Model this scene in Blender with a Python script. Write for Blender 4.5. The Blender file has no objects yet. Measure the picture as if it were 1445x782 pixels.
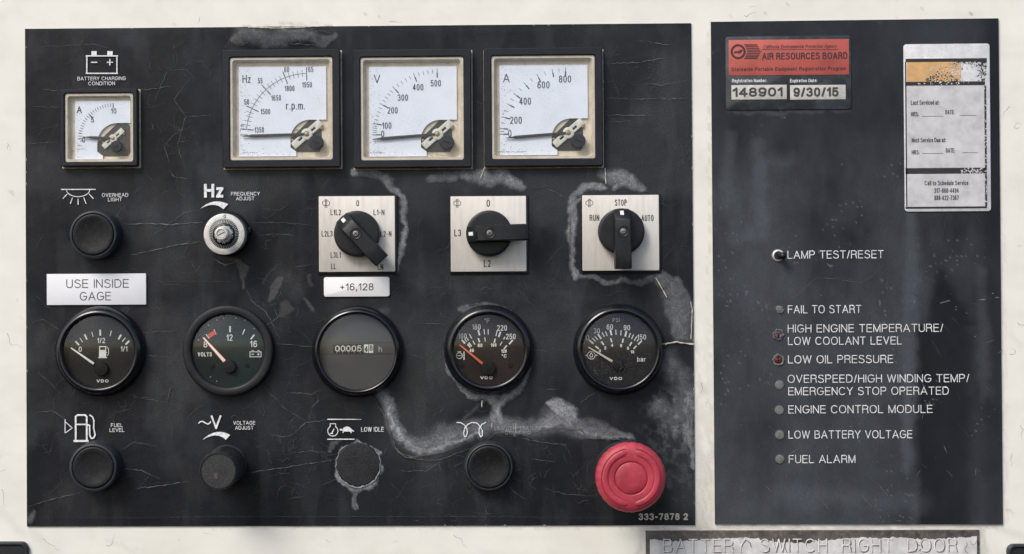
import bpy, math, random
import numpy as np

# ------------------------------------------------------------------ camera, world, sun, exposure
S = 0.00045                      # metres per unit; one unit is one photo pixel on the wall plane
PW, PH = 1445.0, 782.0
DIST = 2200.0
CAM = np.array([690.0, -391.0, DIST])
YAW, PITCH, ROLL = 0.02296963273727927, 0.008467225503555014, -0.0059794684746755575
FPX, CX, CY = 2197.1251932465016, 634.4911933983628, 370.1466545279935

def _rot(yaw, pitch, roll):
    cy, sy = math.cos(yaw), math.sin(yaw); cp, sp = math.cos(pitch), math.sin(pitch); cr, sr = math.cos(roll), math.sin(roll)
    return (np.array([[cy, 0, sy], [0, 1, 0], [-sy, 0, cy]]) @ np.array([[1, 0, 0], [0, cp, -sp], [0, sp, cp]])
            @ np.array([[cr, -sr, 0], [sr, cr, 0], [0, 0, 1]]))
RC = _rot(YAW, PITCH, ROLL)

scene = bpy.context.scene
COL = scene.collection
U2W = np.array([[1, 0, 0], [0, 0, -1], [0, 1, 0]], float)      # wall plane (x right, y up, h out) -> world
cam_data = bpy.data.cameras.new('camera')
cam = bpy.data.objects.new('camera', cam_data); COL.objects.link(cam)
cam_data.sensor_fit = 'HORIZONTAL'; cam_data.sensor_width = 36.0
cam_data.lens = FPX / PW * 36.0
cam_data.shift_x = (PW / 2 - CX) / PW
cam_data.shift_y = (CY - PH / 2) / PW
cam_data.clip_start = 0.01; cam_data.clip_end = 500.0
from mathutils import Matrix, Vector
Mr = U2W @ RC
cam.matrix_world = Matrix.Translation(Vector((U2W @ CAM) * S)) @ Matrix([list(r) for r in Mr]).to_4x4()
scene.camera = cam

SUN_AZ, SUN_EL = 217.0, 44.0
world = bpy.data.worlds.new('World'); scene.world = world; world.use_nodes = True
wn = world.node_tree.nodes
sky = wn.new('ShaderNodeTexSky'); sky.sky_type = 'NISHITA'; sky.sun_disc = False
sky.sun_elevation = math.radians(SUN_EL); sky.sun_rotation = math.radians(SUN_AZ)
sky.dust_density = 2.5; sky.air_density = 1.0; sky.ozone_density = 1.0
world.node_tree.links.new(sky.outputs[0], wn['Background'].inputs[0])
wn['Background'].inputs[1].default_value = 0.10
sd = bpy.data.lights.new('sun', 'SUN'); sd.energy = 1.5; sd.angle = math.radians(24); sd.color = (1.0, 0.94, 0.86)
sun = bpy.data.objects.new('sun', sd); COL.objects.link(sun)
az, el = math.radians(SUN_AZ), math.radians(SUN_EL)
to_sun = Vector((math.sin(az) * math.cos(el), math.cos(az) * math.cos(el), math.sin(el)))
sun.rotation_euler = to_sun.to_track_quat('Z', 'Y').to_euler(); sun.location = to_sun * 3
scene.view_settings.view_transform = 'Standard'; scene.view_settings.look = 'None'
scene.view_settings.gamma = 1.0; scene.view_settings.use_curve_mapping = False
scene.view_settings.exposure = 0.76
scene.cycles.max_bounces = 8; scene.cycles.transparent_max_bounces = 8

rng = random.Random(7); nrng = np.random.RandomState(5)

def P(px, py, h=0.0):
    """wall-plane coordinates (x right, y up) of the point at height h that the lens sees at px, py"""
    d = RC @ np.array([(px - CX) / FPX, -(py - CY) / FPX, -1.0])
    t = (h - CAM[2]) / d[2]
    q = CAM + d * t
    return float(q[0]), float(q[1])

# ------------------------------------------------------------------ materials
def mat(name, col, rough=0.5, metal=0.0, var=0.15, vscale=60, bump=0.0, bscale=400, spec=0.5, coat=0.0,
        dust=0.0, dustcol=(0.35, 0.34, 0.32), dscale=900, stretch=(1, 1, 1)):
    m = bpy.data.materials.new(name); m.use_nodes = True
    nt = m.node_tree; N = nt.nodes; L = nt.links; b = N['Principled BSDF']
    geo = N.new('ShaderNodeNewGeometry')
    mp = N.new('ShaderNodeMapping'); mp.inputs['Scale'].default_value = stretch
    L.new(geo.outputs['Position'], mp.inputs[0])
    no = N.new('ShaderNodeTexNoise'); no.inputs['Scale'].default_value = vscale; no.inputs['Detail'].default_value = 6
    L.new(mp.outputs[0], no.inputs['Vector'])
    mr = N.new('ShaderNodeMapRange'); mr.inputs[1].default_value = 0.3; mr.inputs[2].default_value = 0.7
    mr.inputs[3].default_value = 1 - var; mr.inputs[4].default_value = 1 + var
    L.new(no.outputs[0], mr.inputs[0])
    mx = N.new('ShaderNodeMix'); mx.data_type = 'RGBA'; mx.blend_type = 'MULTIPLY'; mx.inputs[0].default_value = 1
    mx.inputs[6].default_value = (*col, 1); L.new(mr.outputs[0], mx.inputs[7])
    out = mx.outputs[2]
    if dust > 0:
        n2 = N.new('ShaderNodeTexNoise'); n2.inputs['Scale'].default_value = dscale; n2.inputs['Detail'].default_value = 4
        L.new(mp.outputs[0], n2.inputs['Vector'])
        r2 = N.new('ShaderNodeMapRange'); r2.inputs[1].default_value = 0.5; r2.inputs[2].default_value = 0.75
        r2.inputs[4].default_value = dust; L.new(n2.outputs[0], r2.inputs[0])
        m2 = N.new('ShaderNodeMix'); m2.data_type = 'RGBA'; L.new(r2.outputs[0], m2.inputs[0])
        L.new(out, m2.inputs[6]); m2.inputs[7].default_value = (*dustcol, 1); out = m2.outputs[2]
    L.new(out, b.inputs['Base Color'])
    rr = N.new('ShaderNodeMapRange'); rr.inputs[1].default_value = 0.3; rr.inputs[2].default_value = 0.7
    rr.inputs[3].default_value = max(0.02, rough - 0.08); rr.inputs[4].default_value = min(1, rough + 0.1)
    L.new(no.outputs[0], rr.inputs[0]); L.new(rr.outputs[0], b.inputs['Roughness'])
    b.inputs['Metallic'].default_value = metal; b.inputs['Specular IOR Level'].default_value = spec
    b.inputs['Coat Weight'].default_value = coat; b.inputs['Coat Roughness'].default_value = 0.12
    if bump > 0:
        n3 = N.new('ShaderNodeTexNoise'); n3.inputs['Scale'].default_value = bscale; n3.inputs['Detail'].default_value = 5
        L.new(mp.outputs[0], n3.inputs['Vector'])
        bp = N.new('ShaderNodeBump'); bp.inputs['Strength'].default_value = bump; bp.inputs['Distance'].default_value = 0.0006
        L.new(n3.outputs[0], bp.inputs['Height']); L.new(bp.outputs[0], b.inputs['Normal'])
    return m

def worn_mat(name, base, dustc, peelc, rough, drough, bump, micro, big, stretch=(1, 1, 1), var=0.25, spec=0.5, powder=0.0):
    """printed film or paint: attribute 'dust' and 'peel' say where grime and bared spots lie"""
    m = mat(name, base, rough, 0, var, 25, 0, 400, spec=spec)
    nt = m.node_tree; N = nt.nodes; L = nt.links; b = N['Principled BSDF']
    src = b.inputs['Base Color'].links[0].from_socket
    geo = N.new('ShaderNodeNewGeometry')
    mp = N.new('ShaderNodeMapping'); mp.inputs['Scale'].default_value = stretch; L.new(geo.outputs['Position'], mp.inputs[0])
    def noise(sc, det=8, rgh=0.6, vec=None):
        n = N.new('ShaderNodeTexNoise'); n.inputs['Scale'].default_value = sc; n.inputs['Detail'].default_value = det
        n.inputs['Roughness'].default_value = rgh; L.new(vec or mp.outputs[0], n.inputs['Vector']); return n.outputs[0]
    def rng_(s, a, c, d, e):
        r = N.new('ShaderNodeMapRange'); r.inputs[1].default_value = a; r.inputs[2].default_value = c
        r.inputs[3].default_value = d; r.inputs[4].default_value = e; L.new(s, r.inputs[0]); return r.outputs[0]
    def mth(op, a, c):
        n = N.new('ShaderNodeMath'); n.operation = op; n.use_clamp = True
        for i, v in enumerate((a, c)):
            if isinstance(v, (int, float)): n.inputs[i].default_value = v
            else: L.new(v, n.inputs[i])
        return n.outputs[0]
    def attr(n):
        a = N.new('ShaderNodeAttribute'); a.attribute_name = n; return a.outputs['Fac']
    d = mth('MULTIPLY', attr('dust'), rng_(noise(900, 8, 0.8), 0.36, 0.64, 1 - powder, 1.2))
    fine = mth('MULTIPLY', rng_(noise(1700, 3, 0.7), 0.5, 0.8, 0, micro), rng_(noise(35), 0.35, 0.65, 0.2, 1.0))
    soft = mth('MULTIPLY', rng_(noise(14, 6, 0.62), 0.4, 0.72, 0, 1), big)
    f = mth('ADD', mth('ADD', d, fine), soft)
    m1 = N.new('ShaderNodeMix'); m1.data_type = 'RGBA'; L.new(f, m1.inputs[0]); L.new(src, m1.inputs[6]); m1.inputs[7].default_value = (*dustc, 1)
    pk = mth('MULTIPLY', attr('peel'), rng_(noise(600, 6), 0.3, 0.6, 0.6, 1.0))
    m2 = N.new('ShaderNodeMix'); m2.data_type = 'RGBA'; L.new(pk, m2.inputs[0]); L.new(m1.outputs[2], m2.inputs[6]); m2.inputs[7].default_value = (*peelc, 1)
    L.new(m2.outputs[2], b.inputs['Base Color'])
    rm = N.new('ShaderNodeMix'); L.new(f, rm.inputs[0]); rm.inputs[2].default_value = rough; rm.inputs[3].default_value = drough
    L.new(rm.outputs[0], b.inputs['Roughness'])
    hsum = mth('ADD', mth('MULTIPLY', noise(28, 3), 0.6), mth('MULTIPLY', noise(900, 4), mth('ADD', mth('MULTIPLY', attr('dust'), 0.25), 0.04)))
    bp = N.new('ShaderNodeBump'); bp.inputs['Strength'].default_value = bump; bp.inputs['Distance'].default_value = 0.004
    L.new(hsum, bp.inputs['Height']); L.new(bp.outputs[0], b.inputs['Normal'])
    return m

def glass_mat(name, tint=(1, 1, 1), rough=0.03, specks=0.15, speckcol=(0.3, 0.28, 0.25), film=0.0, ior=1.45):
    m = bpy.data.materials.new(name); m.use_nodes = True
    nt = m.node_tree; N = nt.nodes; L = nt.links; N.remove(N['Principled BSDF'])
    tr = N.new('ShaderNodeBsdfTransparent'); tr.inputs[0].default_value = (*tint, 1)
    gl = N.new('ShaderNodeBsdfGlossy'); gl.inputs['Roughness'].default_value = rough
    # Schlick reflectance, the same from either side of the thin pane
    gg = N.new('ShaderNodeNewGeometry'); dp = N.new('ShaderNodeVectorMath'); dp.operation = 'DOT_PRODUCT'
    L.new(gg.outputs['Normal'], dp.inputs[0]); L.new(gg.outputs['Incoming'], dp.inputs[1])
    def mt(op, a, b_):
        n = N.new('ShaderNodeMath'); n.operation = op
        for i, q in enumerate((a, b_)):
            if q is None: continue
            if isinstance(q, (int, float)): n.inputs[i].default_value = q
            else: L.new(q, n.inputs[i])
        return n.outputs[0]
    f5 = mt('POWER', mt('SUBTRACT', 1.0, mt('ABSOLUTE', dp.outputs['Value'], None)), 5.0)
    fr = mt('ADD', mt('MULTIPLY', f5, 0.92), 0.042)
    mx = N.new('ShaderNodeMixShader'); L.new(fr, mx.inputs[0]); L.new(tr.outputs[0], mx.inputs[1]); L.new(gl.outputs[0], mx.inputs[2])
    df = N.new('ShaderNodeBsdfDiffuse'); df.inputs[0].default_value = (*speckcol, 1)
    geo = N.new('ShaderNodeNewGeometry')
    no = N.new('ShaderNodeTexNoise'); no.inputs['Scale'].default_value = 1500; no.inputs['Detail'].default_value = 3
    L.new(geo.outputs['Position'], no.inputs['Vector'])
    n2 = N.new('ShaderNodeTexNoise'); n2.inputs['Scale'].default_value = 40; L.new(geo.outputs['Position'], n2.inputs['Vector'])
    r = N.new('ShaderNodeMapRange'); r.inputs[1].default_value = 0.58; r.inputs[2].default_value = 0.72; r.inputs[4].default_value = specks
    L.new(no.outputs[0], r.inputs[0])
    r2 = N.new('ShaderNodeMapRange'); r2.inputs[1].default_value = 0.42; r2.inputs[2].default_value = 0.62; L.new(n2.outputs[0], r2.inputs[0])
    mu = N.new('ShaderNodeMath'); mu.operation = 'MULTIPLY_ADD'; L.new(r.outputs[0], mu.inputs[0]); L.new(r2.outputs[0], mu.inputs[1]); mu.inputs[2].default_value = film
    m2 = N.new('ShaderNodeMixShader'); L.new(mu.outputs[0], m2.inputs[0]); L.new(mx.outputs[0], m2.inputs[1]); L.new(df.outputs[0], m2.inputs[2])
    L.new(m2.outputs[0], N['Material Output'].inputs[0])
    return m

M = {}
M['film'] = worn_mat('black_film', (0.0058, 0.0070, 0.0105), (0.36, 0.375, 0.40), (0.17, 0.165, 0.155), 0.40, 0.8, 0.35, 0.10, 0.030, spec=0.2, powder=0.65)
M['film2'] = worn_mat('black_film_right', (0.0045, 0.0060, 0.0095), (0.098, 0.110, 0.128), (0.30, 0.28, 0.26), 0.38, 0.65, 0.16, 0.08, 0.08, (1, 1, 0.45), spec=0.2, powder=0.18)
M['wall'] = worn_mat('white_paint', (0.79, 0.783, 0.722), (0.33, 0.29, 0.24), (0.08, 0.07, 0.06), 0.42, 0.6, 0.22, 0.10, 0.04, var=0.04, powder=0.6)
M['edge'] = mat('film_edge', (0.03, 0.03, 0.032), 0.6)
M['print'] = mat('white_print', (0.72, 0.73, 0.76), 0.6, var=0.25, vscale=500, dust=0.35, dustcol=(0.12, 0.12, 0.13))
M['print_dim'] = mat('white_print_small', (0.70, 0.71, 0.74), 0.6, var=0.25, vscale=900)
M['print_faint'] = mat('white_print_worn', (0.26, 0.27, 0.29), 0.6, var=0.4, vscale=900)
M['print_grey'] = mat('grey_print', (0.50, 0.47, 0.40), 0.6, var=0.2, vscale=700)
M['bezel'] = mat('meter_bezel_plastic', (0.0088, 0.0108, 0.0165), 0.48, spec=0.32, var=0.25, vscale=80, bump=0.1, dust=0.1, dustcol=(0.1, 0.1, 0.1))
M['cream'] = mat('yellowed_plastic', (0.60, 0.53, 0.41), 0.5, var=0.14, vscale=120, dust=0.30, dustcol=(0.30, 0.22, 0.13), dscale=300)
M['gasket'] = mat('pale_gasket', (0.45, 0.38, 0.27), 0.7, var=0.35, vscale=250)
M['dial'] = mat('dial_white', (0.74, 0.79, 0.86), 0.5, var=0.04, vscale=90, dust=0.10, dustcol=(0.25, 0.26, 0.27), dscale=1500)
M['ink'] = mat('dial_ink', (0.022, 0.022, 0.025), 0.6)
M['ink_soft'] = mat('dial_ink_thin', (0.09, 0.09, 0.095), 0.6)
M['pointer'] = mat('pointer_black', (0.02, 0.02, 0.022), 0.5)
M['dark'] = mat('movement_dark', (0.024, 0.021, 0.016), 0.5, var=0.5, vscale=400)
M['brass'] = mat('brass', (0.40, 0.29, 0.14), 0.35, metal=0.9)
M['ivory'] = mat('ivory_plastic', (0.60, 0.60, 0.52), 0.45, var=0.1, vscale=300)
M['blackp'] = mat('black_plastic', (0.007, 0.0075, 0.009), 0.38, spec=0.35, var=0.2, vscale=100, bump=0.08)
M['rubber'] = mat('button_rubber', (0.0075, 0.0082, 0.0095), 0.55, spec=0.28, var=0.35, vscale=70, bump=0.15, bscale=700, dust=0.25, dustcol=(0.05, 0.05, 0.05), dscale=500)
M['ringp'] = mat('button_ring', (0.022, 0.028, 0.035), 0.45, spec=0.4, var=0.25, vscale=120, dust=0.15, dustcol=(0.1, 0.11, 0.12))
M['gloss'] = mat('gauge_rim_gloss', (0.0055, 0.0065, 0.0095), 0.22, var=0.15, vscale=60, coat=0.25, bump=0.05)
M['matte'] = mat('gauge_rim_matte', (0.0125, 0.0135, 0.016), 0.5, spec=0.3, var=0.2, vscale=80, dust=0.15, dustcol=(0.08, 0.08, 0.08))
M['face'] = mat('gauge_face_black', (0.0115, 0.011, 0.0105), 0.55, spec=0.3, var=0.3, vscale=60, dust=0.12, dustcol=(0.09, 0.08, 0.07), dscale=700)
M['face_green'] = mat('gauge_face_greenish', (0.008, 0.019, 0.019), 0.5, spec=0.3, var=0.4, vscale=35)
M['face_brown'] = mat('gauge_face_brown', (0.017, 0.010, 0.009), 0.5, spec=0.3, var=0.3, vscale=40)
M['face_grey'] = mat('hour_face_grey', (0.062, 0.062, 0.063), 0.5, var=0.10, vscale=60, bump=0.1, bscale=1500)
M['gprint'] = mat('gauge_print', (0.66, 0.68, 0.66), 0.5)
M['gprint_dim'] = mat('gauge_print_dim', (0.42, 0.43, 0.42), 0.5)
M['red'] = mat('red_print', (0.62, 0.075, 0.035), 0.5)
M['needle_white'] = mat('needle_white', (0.74, 0.78, 0.76), 0.4)
M['needle_cream'] = mat('needle_cream', (0.60, 0.58, 0.47), 0.4)
M['needle_red'] = mat('needle_red', (0.72, 0.16, 0.09), 0.4)
M['needle_side'] = mat('needle_side_orange', (0.75, 0.25, 0.13), 0.4)
M['hub'] = mat('hub_black', (0.009, 0.009, 0.010), 0.5, spec=0.25, var=0.3, vscale=300)
M['alu'] = mat('brushed_plate', (0.66, 0.635, 0.59), 0.42, metal=0.15, var=0.05, vscale=900, stretch=(1, 1, 0.15), bump=0.1, bscale=1200, dust=0.45, dustcol=(0.45, 0.41, 0.36), dscale=450)
M['silver'] = mat('satin_silver', (0.62, 0.61, 0.59), 0.35, metal=0.35, var=0.10, vscale=400, dust=0.25, dustcol=(0.3, 0.28, 0.25))
M['chrome'] = mat('bright_metal', (0.72, 0.71, 0.69), 0.25, metal=0.6, var=0.1, vscale=300)
M['screwm'] = mat('grey_screw_metal', (0.30, 0.30, 0.30), 0.4, metal=0.8, var=0.3, vscale=900)
M['handle'] = mat('switch_handle_plastic', (0.0095, 0.011, 0.0135), 0.42, spec=0.35, var=0.25, vscale=90, bump=0.08, dust=0.12, dustcol=(0.1, 0.1, 0.1))
M['estop'] = mat('faded_red_plastic', (0.385, 0.034, 0.056), 0.52, var=0.2, vscale=50, bump=0.08, dust=0.35, dustcol=(0.50, 0.10, 0.13), dscale=350)
M['paper'] = mat('white_label', (0.74, 0.75, 0.79), 0.55, var=0.04, vscale=40)
M['paper2'] = mat('white_label_tape', (0.76, 0.76, 0.77), 0.5, var=0.04, vscale=40)
M['label_ink'] = mat('label_ink', (0.045, 0.045, 0.05), 0.6)
M['clear'] = mat('clear_laminate', (0.030, 0.035, 0.042), 0.4, var=0.4, vscale=60, dust=0.45, dustcol=(0.10, 0.11, 0.12), dscale=220)
M['sticker_red'] = mat('sticker_red', (0.43, 0.088, 0.070), 0.5, var=0.15, vscale=90, dust=0.2, dustcol=(0.45, 0.14, 0.12), dscale=900)
M['sticker_ink'] = mat('sticker_dark_ink', (0.055, 0.022, 0.025), 0.6)
M['sticker_box'] = mat('sticker_pale_box', (0.52, 0.51, 0.47), 0.55, var=0.15, vscale=200, dust=0.4, dustcol=(0.3, 0.3, 0.28), dscale=600)
M['svc'] = mat('faded_silver_label', (0.53, 0.53, 0.555), 0.5, var=0.15, vscale=120, dust=0.6, dustcol=(0.62, 0.63, 0.65), dscale=350)
M['svc_white'] = mat('worn_white_label', (0.60, 0.61, 0.63), 0.55, var=0.12, vscale=200, dust=0.4, dustcol=(0.4, 0.4, 0.42), dscale=700)
M['orange'] = mat('faded_orange_print', (0.60, 0.36, 0.15), 0.5, var=0.12, vscale=200, dust=0.3, dustcol=(0.6, 0.45, 0.28), dscale=600)
M['crack'] = mat('crack_edge', (0.115, 0.12, 0.13), 0.7, var=0.6, vscale=300)
M['crack_faint'] = mat('crack_edge_faint', (0.052, 0.054, 0.057), 0.7, var=0.7, vscale=250)
M['crack_bright'] = mat('crack_edge_bright', (0.50, 0.47, 0.40), 0.7, var=0.4, vscale=400)
M['crack_brown'] = mat('lifted_film_brown', (0.085, 0.078, 0.070), 0.7, var=0.5, vscale=300)
M['lens_grey'] = mat('lamp_lens_grey', (0.14, 0.138, 0.135), 0.4, var=0.2, vscale=500, dust=0.5, dustcol=(0.32, 0.3, 0.3), dscale=900)
M['lens_red'] = mat('lamp_lens_red', (0.09, 0.012, 0.012), 0.25, var=0.4, vscale=600, coat=0.5)
M['hole'] = mat('dark_hole', (0.008, 0.006, 0.006), 0.6)
M['tag_frame'] = mat('stained_frame_and_shadow', (0.065, 0.056, 0.05), 0.6, var=0.6, vscale=120, dust=0.5, dustcol=(0.20, 0.17, 0.14), dscale=500)  # frame stain; also colours the painted shadow behind the tag letters
M['tag_face'] = mat('weathered_tag', (0.60, 0.60, 0.60), 0.5, var=0.2, vscale=150, dust=0.4, dustcol=(0.3, 0.28, 0.25), dscale=300, bump=0.15, bscale=500)
M['tag_letter'] = mat('embossed_letter', (0.66, 0.66, 0.65), 0.5, var=0.3, vscale=300)
M['glass_sq'] = glass_mat('meter_window', (0.97, 0.98, 1.0), 0.05, 0.40, (0.2, 0.2, 0.2), 0.01)
M['glass_rd'] = glass_mat('gauge_glass', (0.93, 0.93, 0.92), 0.04, 0.10, (0.4, 0.38, 0.35), 0.003)
M['glass_hazy'] = glass_mat('gauge_glass_scuffed', (0.9, 0.9, 0.92), 0.10, 0.25, (0.4, 0.4, 0.42), 0.008)

# ------------------------------------------------------------------ mesh building
def wpos(x, y, h): return (x * S, -h * S, y * S)

class MB:
    def __init__(s): s.v = []; s.f = []
    def add(s, vs, fs):
        o = len(s.v); s.v += vs; s.f += [tuple(i + o for i in f) for f in fs]
    def loops(s, loops, cap0=True, cap1=True, closed=True):
        """loops: list of equally long rings of (x, y, h), joined into a skin"""
        n = len(loops[0]); vs = [p for l in loops for p in l]; fs = []
        for k in range(len(loops) - 1):
            for i in range(n if closed else n - 1):
                j = (i + 1) % n
                fs.append((k * n + i, k * n + j, (k + 1) * n + j, (k + 1) * n + i))
        if cap0: fs.append(tuple(reversed(range(n))))
        if cap1: fs.append(tuple((len(loops) - 1) * n + i for i in range(n)))
        s.add(vs, fs)
    def prism(s, pts, h0, h1, bev=0.0):
        pts = ccw(pts)
        if bev > 0:
            ins = offset(pts, bev * 0.9); mid = offset(pts, bev * 0.28)
            s.loops([[(x, y, h0) for x, y in pts], [(x, y, h1 - bev) for x, y in pts], [(x, y, h1 - bev * 0.28) for x, y in mid], [(x, y, h1) for x, y in ins]])
        else:
            s.loops([[(x, y, h0) for x, y in pts], [(x, y, h1) for x, y in pts]])
    def flat(s, pts, h): s.add([(x, y, h) for x, y in ccw(pts)], [tuple(range(len(pts)))])
    def ring(s, outer, inner, h0, h1, bo=0.0, bi=0.0):
        """frame between two equally long outlines with bevelled top edges"""
        outer = ccw(outer); inner = ccw(inner)
        ot = offset(outer, bo) if bo else outer; it = offset(inner, -bi) if bi else inner
        s.loops([[(x, y, h0) for x, y in outer], [(x, y, h1 - bo) for x, y in outer], [(x, y, h1) for x, y in ot],
                 [(x, y, h1) for x, y in it], [(x, y, h1 - bi) for x, y in inner], [(x, y, h0) for x, y in inner]], False, False)
    def lathe(s, cx, cy, prof, n=64, rmod=None, capb=False):
        ls = []
        for k, (r, h) in enumerate(prof):
            ls.append([(cx + r * (rmod(i, k) if rmod else 1) * math.cos(2 * math.pi * i / n), cy + r * (rmod(i, k) if rmod else 1) * math.sin(2 * math.pi * i / n), h) for i in range(n)])
        s.loops(ls, capb, prof[-1][0] > 0.01)
    def disc(s, cx, cy, r, h, n=32): s.flat([(cx + r * math.cos(2 * math.pi * i / n), cy + r * math.sin(2 * math.pi * i / n)) for i in range(n)], h)
    def ribbon(s, pts, w, h, ext=0.0, roof=0.06, w1=None):
        """printed line: strip with a barely raised spine; w can taper to w1, or be a list"""
        n = len(pts)
        if n < 2: return
        p = [np.array(q, float) for q in pts]
        if ext:
            d = p[0] - p[1]; p[0] = p[0] + d / (np.linalg.norm(d) + 1e-9) * ext
            d = p[-1] - p[-2]; p[-1] = p[-1] + d / (np.linalg.norm(d) + 1e-9) * ext
        vs = []
        for i in range(n):
            a = p[max(i - 1, 0)]; b = p[min(i + 1, n - 1)]
            if 0 < i < n - 1:
                d1 = (p[i] - a) / (np.linalg.norm(p[i] - a) + 1e-9); d2 = (b - p[i]) / (np.linalg.norm(b - p[i]) + 1e-9)
                t = d1 + d2; t = t / (np.linalg.norm(t) + 1e-9); c = max(0.45, float(t @ d1))
            else:
                t = b - a; t = t / (np.linalg.norm(t) + 1e-9); c = 1.0
            ww = (w[i] if isinstance(w, list) else (w if w1 is None else w + (w1 - w) * i / (n - 1))) / 2 / c
            nn = np.array([-t[1], t[0]]) * ww
            rf = roof * min(1.0, ww * 2)
            vs += [(p[i][0] + nn[0], p[i][1] + nn[1], h), (p[i][0], p[i][1], h + rf), (p[i][0] - nn[0], p[i][1] - nn[1], h)]
        fs = []
        for i in range(n - 1):
            a = i * 3
            fs += [(a, a + 1, a + 4, a + 3), (a + 1, a + 2, a + 5, a + 4)]
        fs = [tuple(reversed(f)) for f in fs]
        s.add(vs, fs)
    def build(s, name, m, parent=None, org=(0, 0, 0), smooth=True, label=None, kind=None, ang=32):
        me = bpy.data.meshes.new(name)
        ox, oy, oh = parent['_o'] if parent is not None and '_o' in parent else org
        me.from_pydata([wpos(x - ox, y - oy, h - oh) for x, y, h in s.v], [], s.f); me.update()
        if isinstance(m, str): m = M[m]
        me.materials.append(m)
        if smooth:
            me.shade_smooth(); me.set_sharp_from_angle(angle=math.radians(ang))
        o = bpy.data.objects.new(name, me); COL.objects.link(o)
        if parent is not None: o.parent = parent; o['_o'] = [ox, oy, oh]
        if label: o['label'] = label
        if kind: o['kind'] = kind
        return o

def ccw(p):
    p = [(float(a), float(b)) for a, b in p]
    ar = sum(p[i][0] * p[(i + 1) % len(p)][1] - p[(i + 1) % len(p)][0] * p[i][1] for i in range(len(p)))
    return p if ar > 0 else p[::-1]
def offset(p, d):
    """inward offset of a counter-clockwise outline"""
    n = len(p); out = []
    for i in range(n):
        a, b, c = np.array(p[i - 1]), np.array(p[i]), np.array(p[(i + 1) % n])
        e1 = (b - a) / (np.linalg.norm(b - a) + 1e-9); e2 = (c - b) / (np.linalg.norm(c - b) + 1e-9)
        n1 = np.array([-e1[1], e1[0]]); n2 = np.array([-e2[1], e2[0]]); t = n1 + n2; t = t / (np.linalg.norm(t) + 1e-9)
        out.append(tuple(b + t * d / max(0.5, float(t @ n1))))
    return out
def rrect(x0, y0, x1, y1, r=0.0, n=5):
    if x0 > x1: x0, x1 = x1, x0
    if y0 > y1: y0, y1 = y1, y0
    if r <= 0: return [(x0, y0), (x1, y0), (x1, y1), (x0, y1)]
    pts = []
    for cx, cy, a in ((x1 - r, y0 + r, -90), (x1 - r, y1 - r, 0), (x0 + r, y1 - r, 90), (x0 + r, y0 + r, 180)):
        for i in range(n + 1):
            t = math.radians(a + 90 * i / n); pts.append((cx + r * math.cos(t), cy + r * math.sin(t)))
    return pts
def PR(x0, y0, x1, y1, h=0.0):
    """photo rectangle to an upright rectangle on the wall"""
    a = P(x0, y0, h); b = P(x1, y0, h); c = P(x1, y1, h); d = P(x0, y1, h)
    return (a[0] + d[0]) / 2, (c[1] + d[1]) / 2, (b[0] + c[0]) / 2, (a[1] + b[1]) / 2

def thing(name, label, cat, px, py, h=0.0, group=None):
    o = bpy.data.objects.new(name, None); COL.objects.link(o); o.empty_display_size = 0.01
    x, y = P(px, py, h); o.location = wpos(x, y, 0); o['_o'] = [x, y, 0.0]
    o['label'] = label; o['category'] = cat
    if group: o['group'] = group
    return o, x, y

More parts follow.
